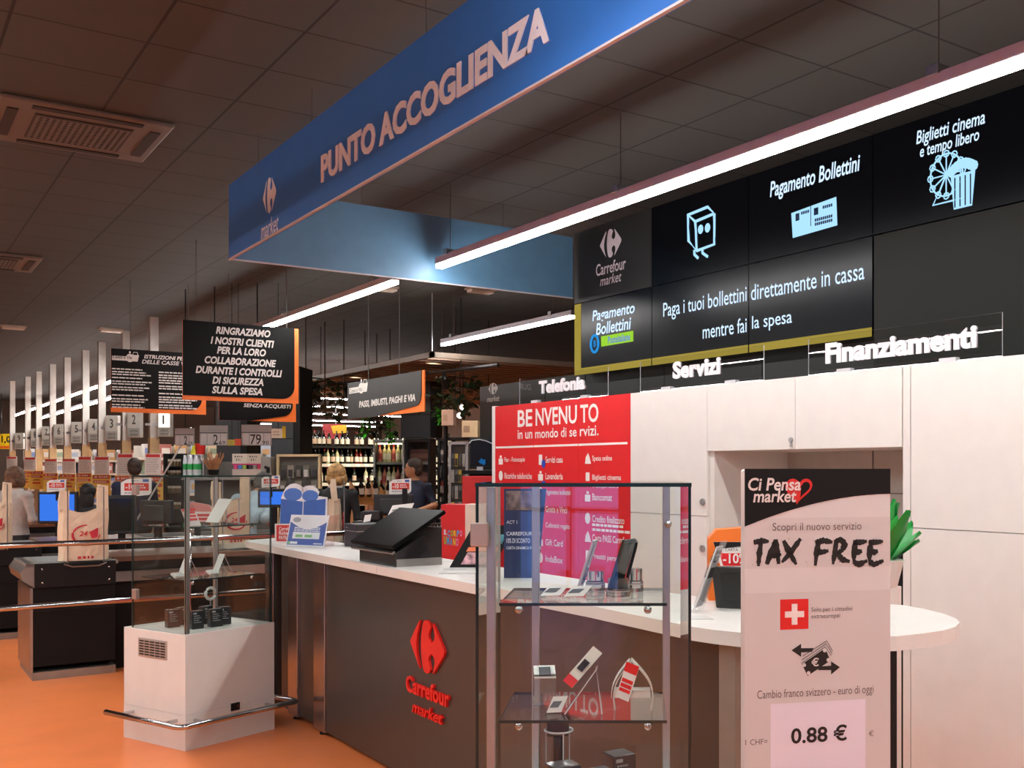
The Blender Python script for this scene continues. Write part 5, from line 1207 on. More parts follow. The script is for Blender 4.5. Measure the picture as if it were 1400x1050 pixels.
for i, (px, py, lab) in enumerate(((18, 448, 'small ceiling emergency lamp at the far left'), (152, 452, 'small ceiling emergency lamp left of the poles'), (657, 398, 'small ceiling emergency lamp under the canopy side'), (524, 395, 'small ceiling emergency lamp beside the strip light'))):
    p = onZ(px, py, CEIL - .03); t = thing('emergency_lamp', lab, 'ceiling lamp', (p.x, p.y, CEIL), 'ceiling emergency lamps')
    MB().box(p.x - .17, p.x + .17, p.y - .09, p.y + .09, CEIL - .02, CEIL).build('base', mat('#b9aa9c', .5), t); MB().box(p.x - .15, p.x + .15, p.y - .07, p.y + .07, CEIL - .055, CEIL - .02).build('cover', mat('#d8c9b8', .4), t, bevel=.01)
# ================================================================ slatted ceiling over the wine department
SLX, SLY, SLZ = 5.6, 11.8, 3.0
t = thing('slatted_canopy', 'brown slatted timber canopy hanging over the wine department', 'suspended canopy', (8, 15, SLZ))
WD = mat('#8d7663', .6, var=.12)
MB().box(SLX, SLX + .05, SLY, 19.5, SLZ - .03, SLZ + .035).box(SLX, 11.5, SLY, SLY + .05, SLZ - .03, SLZ + .035).build('fascia_frame', mat('#766759', .5), t)
m = MB()
for k in range(30): m.box(SLX + .05, 11.5, SLY + .25 + k * .26, SLY + .37 + k * .26, SLZ - .03, SLZ + .03)
m.build('slats', WD, t)
for x, y in ((SLX + .03, SLY + .03), (SLX + .03, 15.5), (9, SLY + .03)): MB().tube([(x, y, SLZ + .05), (x, y, CEIL)], .006, 5).build('hanger', ALU, t)
def track(label, p0, p1, spots):
    t = thing('track_light', label, 'track light', p0, 'black track lights'); a, b = Vector(p0), Vector(p1)
    for s_ in (.15, .85): q = a.lerp(b, s_); MB().tube([q, (q.x, q.y, CEIL)], .006, 5).build('hanger', BLACK, t)
    MB().tube([a, b], .025, 6).build('track', BLACK, t)
    for s_ in spots:
        q = a.lerp(b, s_); sp = MB().tube([q + Vector((0, 0, -.02)), q + Vector((0, 0, -.09)), q + Vector((.05, .05, -.20))], [.015, .045, .05], 10).build('spotlight', BLACK, t)
track('black spotlight track under the left part of the slatted canopy', (5.5, 16.4, 2.86), (6.2, 11.2, 2.86), (.12, .3, .5, .78))
track('short black spotlight track under the right part of the slatted canopy', (7.0, 13.6, 2.78), (9.2, 13.2, 2.78), (.2, .6))
# dark clad columns
def column(label, x0, x1, d, z0, z1, dep=.5, col='#2f3437'):
    a, b = at(x0, 642, d), at(x1, 642, d); w = (b - a).dot(RV)
    t = thing('clad_column', label, 'column', group=None); MB().box(0, w, 0, dep, z0, z1).build('cladding', mat(col, .45), t)
    m = MB()
    for z in (1.0, 2.0, 2.45): m.box(-.002, w + .002, -.003, 0, z, z + .01)
    m.build('panel_joint', BLACKM, t); MB().box(w, w + .09, -.04, dep, z0, z1).build('edge_post', BLACKM, t); a.z = 0; return place(t, a, -YAW)
column('dark blue grey clad column right of the large black sign', 371, 402, 13.8, 0, 2.95)
column('dark clad column right of the wine fridge, with black edge post', 548, 589, 16.4, 2.1, 2.98)
column('dark column partly behind the sign SENZA ACQUISTI', 296, 330, 14.5, 0, 2.95, .5, '#26292b')
# ---------------------------------------------------------------- wine wall
WY = 18.3
t = thing('wine_shelf', 'long black wine shelf unit with white price strips behind the blonde woman', 'shelf', (7.7, WY, 0))
WX0, WX1 = 6.3, 9.3
MB().box(WX0, WX1, WY + .42, WY + .46, 0, 2.015).build('back_panel', BLACKM, t)
BZ = [2.02, 1.70, 1.36, 1.0, .5]
for z in BZ: MB().box(WX0, WX1, WY, WY + .42, z - .035, z).build('shelf_board', BLACKM, t)
for z in (1.70, 1.36, 1.0):
    m = MB(); m.box(WX0, WX1, WY - .012, WY, z - .05, z + .005); s_ = m.build('price_strip', mat('#cfc9bf', .5), t)
    m = MB()
    for k in range(17): m.box(WX0 + .05 + k * .17, WX0 + .13 + k * .17, WY - .016, WY - .012, z - .042, z - .004)
    m.build('price_label', mat('#f4efe2', .5), s_)
for x in (WX0, 7.8, WX1): MB().box(x - .02, x + .02, WY - .005, WY + .46, 0, 1.985).build('upright', BLACKM, t)
def bottle(label, glass, lab, cap, h, r, group):
    t = thing('wine_bottle', label, 'bottle', group=group)
    MB().lathe((0, 0, 0), [(r * .9, 0), (r, .01), (r, h * .58), (r * .8, h * .68), (r * .36, h * .78), (r * .34, h * .97), (r * .36, h)], 10).build('glass_body', glass, t, smooth=True)
    MB().lathe((0, 0, h * .15), [(r * 1.03, 0), (r * 1.03, h * .33)], 10).build('label', lab, t, smooth=False)
    MB().lathe((0, 0, h * .86), [(r * .42, 0), (r * .42, h * .15)], 8).build('capsule', cap, t)
    return t
GB = mat('#0e0f0c', .15, spec=.7); GG = mat('#1d2412', .15, spec=.7); GC = mat('#c7c39a', .15, spec=.6); GR = mat('#5a1512', .15, spec=.6)
LB_ = [mat('#e8dfcc', .6), mat('#d9b9a0', .6), mat('#efe9da', .6), mat('#b44a4a', .6)]
CP = [mat('#1a1513', .4), mat('#a32024', .4), mat('#c9a34a', .3, .5), mat('#efe7d6', .4)]
GRP = {0: 'wine bottles on top of the wine shelf', 1: 'wine bottles on the second board', 2: 'wine bottles on the third board', 3: 'wine bottles on the low board'}
LAB = {0: 'dark wine bottle standing on top of the black wine shelf', 1: 'labelled wine bottle on the second board of the wine shelf', 2: 'labelled wine bottle on the third board of the wine shelf', 3: 'wine bottle on the low board behind the wooden crate'}
protos = {}
rnd = random.Random(11)
for row, z in enumerate(BZ[:4]):
    n_ = [32, 32, 24, 26][row]
    for k in range(n_):
        x = WX0 + .1 + (WX1 - WX0 - .2) * (k + rnd.uniform(-.15, .15)) / n_
        if row in (0, 2) and rnd.random() < .12: continue
        kind = rnd.choice([0, 0, 1] if row == 0 else [0, 1, 2, 3, 0] if row == 1 else [0, 1, 2, 0])
        if kind not in protos:
            g_, l_, c_ = [(GB, LB_[0], CP[0]), (GG, LB_[1], CP[1]), (GC if kind == 2 else GB, LB_[2], CP[3]), (GR, LB_[2], CP[2])][kind]
            o = bottle(LAB[row], g_, l_, c_, .275, .037, GRP[row]); protos[kind] = o; place(o, (x, WY + .12, z), rnd.uniform(0, 6))
        else: dup(protos[kind], (x, WY + rnd.uniform(.08, .2), z), rnd.uniform(0, 6), LAB[row], GRP[row])
# wine fridge with glass door
def fridge(label, x0, x1, d, ztop, frame, inner, glass=True):
    a, b = at(x0, 642, d), at(x1, 642, d); w = (b - a).dot(RV); t = thing('drinks_fridge', label, 'fridge')
    MB().box(0, .03, 0, .5, 0, ztop).box(w - .03, w, 0, .5, 0, ztop).box(0, w, 0, .5, ztop - .05, ztop).box(0, w, 0, .5, 0, .3).box(.03, w - .03, .46, .5, .3, ztop - .05).build('cabinet', inner, t)
    dr = MB().box(0, .028, -.03, 0, .1, ztop).box(w - .028, w, -.03, 0, .1, ztop).box(.028, w - .028, -.03, 0, ztop - .035, ztop).box(.028, w - .028, -.03, 0, .1, .14).build('door_frame', frame, t)
    MB().box(.028, w - .028, -.018, -.012, .14, ztop - .035).build('glass_pane', [GLASS], dr)
    for z in (.6, .98, 1.36, 1.72): MB().box(.03, w - .03, .05, .45, z - .02, z).box(.03, w - .03, .045, .05, z - .04, z + .0).build('shelf', mat('#9c978c', .4), t)
    a.z = 0; return place(t, a, -YAW), w, a
fr_, fw, fa = fridge('grey framed glass fridge with pale bottles left of the dark column', 511, 553, 16.6, 2.07, ALU, mat('#3d3f3c', .4))
MB().box(.05, fw - .05, .06, .12, 2.0, 2.018).build('lamp', lamp_mat('fridge_lamp', '#ffe6b0', 8), fr_)
fb = None
for z in (.98, 1.36, 1.72):
    for k in range(6):
        x = .06 + (fw - .12) * k / 5; p = fa + RV * x + FV * (.14 + .03 * (k % 2)); p.z = z
        kind = (k * 7 + int(z * 10)) % 3
        key = 'f%d' % kind
        lab = 'pale bottle on the %s shelf of the grey framed fridge' % {.98: 'low', 1.36: 'middle', 1.72: 'upper'}[z]; gr = 'bottles on the %s fridge shelf' % {.98: 'low', 1.36: 'middle', 1.72: 'upper'}[z]
        if key not in protos: protos[key] = place(bottle(lab, [GC, mat('#d8d0a0', .2), mat('#d98a78', .2)][kind], [LB_[2], LB_[0], LB_[3]][kind], CP[3 - kind], .28, .036, gr), p)
        else: dup(protos[key], p, 0, lab, gr)
fr2, fw2, fa2 = fridge('dark fridge with rows of reddish packs behind the dark-shirted man', 555, 588, 16.3, 2.08, BLACK, mat('#1c1413', .5))
pk = None
for z in (.98, 1.36, 1.72):
    for k in range(5):
        p = fa2 + RV * (.07 + (fw2 - .14) * k / 4) + FV * .2; p.z = z
        lab = 'reddish pack on a shelf of the dark fridge'
        if pk is None:
            pk = thing('drink_pack', lab, 'pack', group='packs in the dark fridge'); MB().box(-.035, .035, -.05, .05, 0, .2).build('pack', mat('#7d3b30', .4), pk, bevel=.01); MB().box(-.036, .036, -.051, .051, .06, .13).build('label', mat('#b06a58', .5), pk); place(pk, p, -YAW)
        else: dup(pk, p, -YAW)
# wooden crates with bottles
t = None
def crate(label, p, rz):
    z_ = p.z
    t = thing('wooden_crate', label, 'crate', group='tilted wooden wine crates'); WO = mat('#c98a4a', .5, var=.15, scale=6)
    q = [(0, 0, 0), (.0, .28, .1)]
    for x in (0, .30): MB().slab((x, 0, -.1), (x, .3, .02), (x, -.03, .12), .018).build('side_board', WO, t)
    MB().slab((0, 0, -.1), (.318, 0, -.1), (0, .3, .02), .018).build('bottom_board', WO, t)
    lg = MB().box(0, .04, .05, .28, -z_, -.06).box(.28, .318, .05, .28, -z_, -.06).build('trestle', WO, t)
    return place(t, p, rz)
for px, d, z in ((484, 14.8, 1.20), (503, 15.4, 1.16), (526, 14.6, 1.12)):
    p = at(px, 642, d); p.z = z; crate('tilted wooden wine crate ' + {484: 'nearest the blonde woman', 503: 'in the middle of three', 526: 'below the glass fridge'}[px], p, -YAW + (.4 if px == 503 else .5))
    for k in range(3):
        q = p + RV * (.08 + .1 * k) + FV * .14; q.z = z + .02; o = dup(protos[k % 2], q, 0, 'dark bottle standing in a tilted wooden crate', 'bottles in the wooden crates'); o.rotation_euler = (.35, 0, -YAW)
def leafy(name, label, c, rx, ry, rz_, n_, col, size, lit=0, kind='plant', group=None):
    t = thing(name, label, kind, c, group); c = Vector(c); r = random.Random(label); m = MB()
    for k in range(n_):
        p = c + Vector((r.uniform(-1, 1) * rx, r.uniform(-1, 1) * ry, r.uniform(-1, 1) * rz_)); a = r.uniform(0, 6.3); e_ = r.uniform(-1, .4)
        d = Vector((math.cos(a) * math.cos(e_), math.sin(a) * math.cos(e_), math.sin(e_))); sd = Vector((-math.sin(a), math.cos(a), .2)); L_ = size * r.uniform(.7, 1.3)
        m.add([p, p + d * L_ * .5 + sd * L_ * .3, p + d * L_, p + d * L_ * .5 - sd * L_ * .3], [(0, 1, 2, 3)])
    m.build('foliage', mat(col, .5, var=.35, scale=6), t)
    m = MB(); m.tube([c + Vector((-rx * .8, 0, rz_ * .9)), c + Vector((0, 0, rz_)), c + Vector((rx * .8, 0, rz_ * .9))], .012, 5); m.tube([Vector((c.x, c.y, CEIL)), c + Vector((0, 0, -rz_ * .8))], .01, 5); m.build('stem', mat('#3a2a1c', .7), t); return t
for px, py, d, rx, n_, lab in ((418, 538, 15, .3, 110, 'left'), (444, 544, 15.4, .3, 120, 'middle'), (470, 548, 15.2, .3, 100, 'right'), (622, 540, 14, .35, 200, 'far right'), (515, 575, 16.8, .25, 120, 'lowest')):
    leafy('trailing_plant', 'dark trailing foliage hanging from the slatted canopy, %s bunch' % lab, at(px, py, d), rx, .3, .24, n_, '#22331a', .13)
for px, py, d, h, lab in ((499, 580, 16.4, .17, 'left'), (533, 588, 16.2, .17, 'middle'), (605, 569, 14.2, .11, 'right')):
    leafy('vine', 'bright green vine under a spotlight, %s of three' % lab, at(px, py, d), .07, .06, h, 60, '#45b52c', .09)
    q = at(px, py, d); L_ = bpy.data.lights.new('vine_spot', 'SPOT'); L_.energy = 60; L_.spot_size = .5; L_.color = (1, .95, .8); L_.shadow_soft_size = .03
    lo = bpy.data.objects.new('vine_spotlight', L_); COL.objects.link(lo); lo.location = q - FV * .8 + Vector((0, 0, .9)); lo.rotation_euler = (q - lo.location).to_track_quat('-Z', 'Y').to_euler()
# ---------------------------------------------------------------- lit work on the wine wall: picture lights under the canopy
for x in (7.0, 8.4):
    L_ = bpy.data.lights.new('wine_spot', 'SPOT'); L_.energy = 230; L_.spot_size = 1.3; L_.color = (1, .88, .68); L_.shadow_soft_size = .05
    lo = bpy.data.objects.new('wine_spotlight', L_); COL.objects.link(lo); lo.location = (x, WY - 2.2, 2.75); lo.rotation_euler = (Vector((x, WY, 1.5)) - lo.location).to_track_quat('-Z', 'Y').to_euler()
t = thing('hanging_banner', 'red and yellow hanging banner above the far end of the wine shelf', 'banner'); p = at(441, 593, 24)
MB().box(0, .45, 0, .02, -.12, .22).build('red_sheet', mat('#8f2226', .5), t); m = MB(); m.prism([(.25, -.03, 0), (.55, -.03, .02), (.55, -.03, .2), (.2, -.03, .18)], (0, .02, 0)); m.build('yellow_sheet', mat('#c79c14', .5), t)
MB().tube([(.3, .01, .2), (.3, .01, CEIL - p.z)], .01, 5).build('hanger', ALU, t); place(t, p, -YAW)

# ---------------------------------------------------------------- right of the wine: racks, TV, red display
def pack_rack(label, x0, x1, ytop, d, rows, cols, frame, group, plabel, cols_):
    a, b = at(x0, 642, d), at(x1, 642, d); w = (b - a).dot(RV); zt = EYE + (642 - ytop) * d / FOC; t = thing('hook_rack', label, 'rack')
    f = .03
    MB().box(0, f, 0, .08, 0, zt).box(w - f, w, 0, .08, 0, zt).box(0, w, 0, .08, zt - f, zt).box(0, w, 0, .3, .1, .14).build('frame', frame, t)
    MB().box(f, w - f, .06, .07, .14, zt - f).build('back_board', mat('#5c5851', .6), t); a.z = 0; place(t, a, -YAW)
    pr = []
    for i in range(rows):
        for k in range(cols):
            x = f + (w - 2 * f) * (k + .5) / cols; z = zt - .1 - (zt - 1.0) * (i + .6) / rows; p = a + RV * x + FV * (.02 - .02 * ((i + k) % 2)); p.z = z
            j = (i * 5 + k * 3) % len(cols_)
            while len(pr) <= j: pr.append(None)
            if pr[j] is None:
                o = thing('blister_pack', plabel, 'packaged item', group=group); ww = (w - 2 * f) / cols * .8; hh = (zt - 1.0) / rows * .8
                MB().box(-ww / 2, ww / 2, 0, .006, -hh / 2, hh / 2).build('card', mat(cols_[j], .45), o); MB().box(-ww * .3, ww * .3, -.02, 0, -hh * .4, hh * .15).build('product', mat(['#2a2a2c', '#b9b7b0', '#6a6660'][j % 3], .3), o)
                MB().tube([(0, -.03, hh * .4), (0, .02, hh * .4)], .003, 5).build('hook', CHROME, o); pr[j] = place(o, p, -YAW)
            else: dup(pr[j], p, -YAW)
    return t
pack_rack('steel hook rack of phone accessories left of the television', 613, 640, 604, 12.0, 5, 4, STEEL, 'accessory packs on the steel rack', 'small accessory pack hanging on the steel rack', ['#8f8b84', '#c9c5bb', '#6f6a62', '#d8c04a'])
pack_rack('pale wooden framed display rack behind the blonde woman', 378, 438, 621, 13.3, 4, 5, mat('#cdb489', .5, var=.1), 'small packs on the wooden framed rack', 'small dark pack hanging on the wooden framed rack', ['#4c4842', '#6d675c', '#3a3733', '#8a8274'])
pack_rack('black hook rack between dark column and steel rack', 598, 611, 600, 13.2, 5, 2, BLACK, 'packs on the black rack', 'pale pack hanging on the narrow black rack', ['#b9b0a4', '#8a2d2a', '#4c4c50'])
t = thing('television', 'black television with a blue glow and white rim left of the red cabinet', 'television'); p = at(641, 641, 10.2)
MB().box(0, .30, 0, .05, 0, .30).build('housing', BLACK, t, bevel=.01)
m = MB(); m.box(.02, .28, -.004, 0, .03, .28); m.build('screen', mat('#0b1420', .12, spec=.7), t)
P_ = Plane((0, -.004, 0), (1, 0, 0)); m = MB(); poly(m, P_, [(.13 + (.028 + .012 * math.sin(k * 2.1)) * math.cos(k * .45), .07 + (.03 + .014 * math.sin(k * 1.7)) * math.sin(k * .45)) for k in range(14)], .001); m.build('picture', lamp_mat('tv_glow', '#2a7ec8', .5), t)
m = MB(); m.tube([(0, -.01, .24), (.03, -.01, .275), (.1, -.01, .285), (.17, -.01, .27), (.26, -.01, .23)], .006, 6); m.build('rim', mat('#b9bcc0', .4), t)
MB().box(-.06, .30, -.04, .09, -.05, -.015).build('shelf', BLACKM, t); MB().box(.08, .14, -.02, .03, -.015, .02).build('foot', ALU, t); MB().box(0, .26, .03, .06, -(p.z), -.05).build('stand', BLACKM, t); place(t, p, -YAW)
t = thing('upper_shelf', 'black shelf carrying cartons above the television', 'shelf'); p = at(612, 598, 12.6)
MB().box(0, .8, 0, .4, -.03, 0).box(0, .04, .3, .34, -(p.z), 0).box(.76, .8, .3, .34, -p.z, 0).build('board', BLACKM, t); place(t, p, -YAW)
for px, py, w, h, lab, col in ((603, 582, .15, .2, 'pinkish carton at the left above the racks', '#c29b84'), (631, 598, .19, .2, 'cream carton in the middle of the shelf above the television', '#dcbf93')):
    d = 12.55 if px != 603 else 13.0; p = at(px, py, d); o = thing('carton', lab, 'box'); MB().box(0, w, .02, .25, .002, h).build('carton', mat(col, .5), o, bevel=.005); MB().box(.02, w * .5, .018, .0195, h * .3, h * .7).build('print', mat('#a8876a', .5), o); place(o, p, -YAW)
    if px == 603: MB().box(0.02, .05, .05, .2, -p.z, 0).build('stand', BLACKM, o)
    if py == 607: MB().box(0.02, .05, .05, .2, -p.z, 0).build('stand', BLACKM, o)
for px, py, lab in ((633, 557, 'upper'), (629, 568, 'lower')):
    p = at(px, py, 14.5); t = thing('pendant_lamp', '%s round white pendant lamp above the cartons' % lab, 'lamp', p, 'round pendant lamps'); MB().ball(p, .045, .045, .04).build('globe', lamp_mat('pendant_globe', '#fff0d8', 6), t, smooth=True); MB().tube([p + Vector((0, 0, .03)), (p.x, p.y, SLZ)], .006, 5).build('cord', BLACK, t)
t = thing('red_panel', 'plain red display panel under the television', 'display board'); p = at(632, 691, 9.3)
MB().box(0, .5, 0, .02, 0, .26).build('board', mat('#c9211f', .45), t, bevel=.006); MB().box(.02, .48, .02, .05, -(p.z), .2).build('support', BLACKM, t); place(t, p, -YAW + .1)
t = thing('cardboard_display', 'red cardboard display with coloured CORPO UMANO lettering', 'display stand'); p = at(603, 690, 8.35); p.z = 0; zt = EYE - 48 * 8.35 / FOC
w_ = 33 * 8.35 / FOC
MB().box(0, w_, 0, .3, 0, zt).build('carton', mat('#cf1f24', .45), t); MB().box(w_, w_ + .16, .0, .3, 0, zt).build('white_side', mat('#d9cdbd', .5), t)
P_ = Plane((0, 0, 0), (1, 0, 0)); cols_ = ['#3f9ad0', '#7dbb3c', '#e0c02c', '#3f9ad0', '#d880b0']
zz = lambda y: EYE - (y - 642) * 8.35 / FOC
uu = lambda x: (x - 603) * 8.35 / FOC
m = MB(); text(m, 'IL', P_, uu(607), zz(731), uu(611), zz(724), bold=.03, lift=.003); m.build('lettering', mat('#cfe0ee', .5), t)
for k, ch in enumerate('CORPO'): m = MB(); text(m, ch, P_, uu(612 + k * 4.2), zz(733.5), uu(615.4 + k * 4.2), zz(725), bold=.04, lift=.003); m.build('letter', mat(cols_[k], .5), t)
for k, ch in enumerate('UMANO'): m = MB(); text(m, ch, P_, uu(607 + k * 4.1), zz(744 + k * .7), uu(610.4 + k * 4.1), zz(733 + k * .7), bold=.04, lift=.003); m.build('letter', mat(cols_[(k * 2 + 1) % 5], .5), t)
place(t, p, -YAW)
# ---------------------------------------------------------------- goods on the gondola behind the checkouts
t = thing('gondola', 'grey shop gondola carrying household goods behind the white case', 'shelf'); GA = at(257, 642, 13.3); GA.z = 0; gw = 119 * 13.3 / FOC
MB().box(0, gw, .2, .24, 0, 1.7).build('back_panel', mat('#6c6862', .6), t)
for z in (.3, .7, 1.1, 1.5): MB().box(0, gw, -.2, .2, z - .03, z).build('shelf_board', mat('#8e8a84', .5), t)
place(t, GA, -YAW)
def gp(px, z, dy=0.): p = GA + RV * ((px - 257) * 13.3 / FOC) - FV * dy; p.z = z; return p
jar = None
for i, z in enumerate((.7, 1.1, 1.305, 1.5, 1.64)):
    for k in range(5):
        lab = 'small pale capped jar in the dark spice rack left of the white bottles'; p = gp(234 + k * 4.3, z + .001, .08)
        if jar is None:
            jar = thing('spice_jar', lab, 'jar', group='jars in the spice rack'); MB().lathe((0, 0, 0), [(.016, 0), (.017, .05), (.013, .06)], 8).build('jar', mat('#7d6a4a', .3), jar); MB().lathe((0, 0, .06), [(.018, 0), (.018, .03)], 8).build('lid', mat('#e5e0cc', .4), jar); place(jar, p)
        else: dup(jar, p)
t = thing('spice_rack', 'dark spice rack with rows of pale capped jars', 'rack'); MB().box(-.02, .22, .05, .07, .6, 1.8).box(-.02, 0, -.06, .05, .6, 1.8).box(.2, .22, -.06, .05, .6, 1.8).build('frame', BLACKM, t)
for z in (1.3, 1.635): MB().box(0, .2, -.06, .05, z - .01, z).build('shelf', BLACKM, t)
place(t, gp(234, 0, .12), -YAW)
cup = None
for k in range(6):
    p = gp(258 + (k % 3) * 8, 1.501, .05 + .08 * (k // 3)); lab = 'white bottle with bright green band on the gondola top'
    if cup is None:
        cup = thing('water_bottle', lab, 'bottle', group='white and green bottles'); MB().lathe((0, 0, 0), [(.034, 0), (.036, .02), (.036, .2), (.02, .25), (.016, .28)], 12).build('bottle', mat('#d8dbe0', .3), cup, smooth=True); MB().lathe((0, 0, .1), [(.0375, 0), (.0375, .07)], 12).build('band', mat('#2fb35a', .4), cup); place(cup, p)
    else: dup(cup, p)
t = thing('cup_stack', 'red and yellow stack of plastic cups above the white bottles', 'cups'); p = gp(272, 1.79, .05)
MB().lathe((0.04, 0, 0), [(.05, 0), (.06, .14)], 14).build('red_cup', mat('#d92a22', .4), t); MB().lathe((-.04, 0, .0), [(.045, 0), (.012, .14)], 14).build('yellow_cup', mat('#d9d62a', .4), t); MB().box(-.1, .1, -.06, .06, -.01, 0).box(-.1, -.09, -.05, .05, -.29, -.01).box(.09, .1, -.05, .05, -.29, -.01).build('stand', ALU, t); place(t, p, -YAW)
t = thing('wicker_sticks', 'bundle of brown scented sticks fanning out of a dark pot', 'sticks'); p = gp(294, 1.501, .05); r = random.Random(4); m = MB()
for k in range(46): a_ = r.uniform(0, 6.3); s_ = r.uniform(.02, .15); m.tube([(0.03 * math.cos(a_), .03 * math.sin(a_), .05), (s_ * math.cos(a_), s_ * math.sin(a_) * .6, r.uniform(.2, .33))], .005, 4)
m.build('stick', mat('#b07a52', .6, var=.2), t); MB().lathe((0, 0, 0), [(.05, 0), (.07, .09), (.065, .1)], 14).build('pot', BLACK, t); place(t, p)
for k, (px, w, h, cl, lab) in enumerate(((320, .19, .17, '#d8cdbd', 'left cream carton with pink band on the gondola'), (340, .19, .17, '#c9bba8', 'right cream carton with pink band on the gondola'))):
    o = thing('gift_box', lab, 'box'); MB().box(0, w, 0, .14, 0, h * .62).build('tray', mat('#bda99c', .5), o); MB().box(0, w, 0, .14, h * 1.0, h * 1.75).build('carton', mat(cl, .5), o); MB().box(-.002, w + .002, -.002, .142, h * .92, h * 1.02).build('pink_band', mat('#c22a6a', .5), o)
    m = MB()
    for j, c_ in enumerate(('#d8437a', '#4f84c9', '#9db84a')): MB().box(.02 + j * .055, .065 + j * .055, -.003, .01, h * .62, h * .92).build('sample', mat(['#d8437a', '#4f84c9', '#9db84a', '#2b2a35', '#8a857c', '#c03048'][j + 3 * k], .5), o)
    MB().box(.01, w - .01, .05, .13, h * .6, h * .95).build('core', mat('#5c5048', .5), o)
    P_ = Plane((0, 0, 0), (1, 0, 0)); m = MB(); lines(m, P_, .03, w - .03, h * 1.6, 1, .1, .02); lines(m, P_, .05, w - .06, h * 1.4, 1, .1, .03); m.build('print', mat('#5a5550', .5), o); place(o, gp(px, 1.501, .06), -YAW)
t = thing('coffee_machine', 'small grey appliance at the right end of the gondola', 'appliance'); MB().box(0, .13, 0, .2, 0, .26).build('body', mat('#8f8c84', .4), t, bevel=.01); m = MB(); m.tube([(.06, -.004, .13), (.1, -.02, .12), (.1, -.02, .06)], .02, 8); m.build('handle', BLACK, t); place(t, gp(360, 1.501, .1), -YAW)

# ---------------------------------------------------------------- far grocery shelves
def gondola(label, x0, x1, y, n_, seed, glab):
    t = thing('gondola', label, 'shelf', ((x0 + x1) / 2, y, 0)); MB().box(x0, x1, y + .4, y + .44, 0, 2.1).build('back_panel', mat('#b5aca0', .6), t)
    for z in (.2, .65, 1.1, 1.5, 1.85): MB().box(x0, x1, y, y + .4, z - .03, z).box(x0, x1, y - .012, y, z - .05, z).build('shelf_board', mat('#c8c0b4', .5), t)
    r = random.Random(seed); pal = ['#b9b6b0', '#94a2b4', '#9a5a54', '#b8ad92', '#6676a0', '#b08a58', '#c6c2ba', '#7a8a74', '#a8988a']; pr = {}
    for z in (.65, 1.1, 1.5, 1.85):
        x = x0 + .1
        while x < x1 - .25:
            j = r.randrange(len(pal)); p = (x + .12, y + .15, z)
            if j not in pr:
                o = thing('product_pack', glab, 'pack', group=glab.replace('product pack', 'product packs')); MB().box(-.11, .11, -.1, .1, 0, .28).build('pack', mat(pal[j], .5), o, bevel=.01); MB().box(-.08, .08, -.104, -.1, .08, .2).build('label', mat(pal[(j + 4) % 9], .5), o); pr[j] = place(o, p)
            else: dup(pr[j], p)
            x += r.uniform(.24, .34)
    return t
gondola('long pale grocery gondola at the far end behind the numbered poles', 3.4, 8.6, 31.0, 60, 1, 'product pack on the far pale gondola')
gondola('pale grocery gondola left of the far poles at the picture edge', -.6, 3.0, 34.0, 40, 2, 'product pack on the gondola at the left edge')
gondola('grocery gondola in the middle distance behind the first poles', 4.6, 7.4, 23.5, 40, 3, 'product pack on the middle distance gondola')

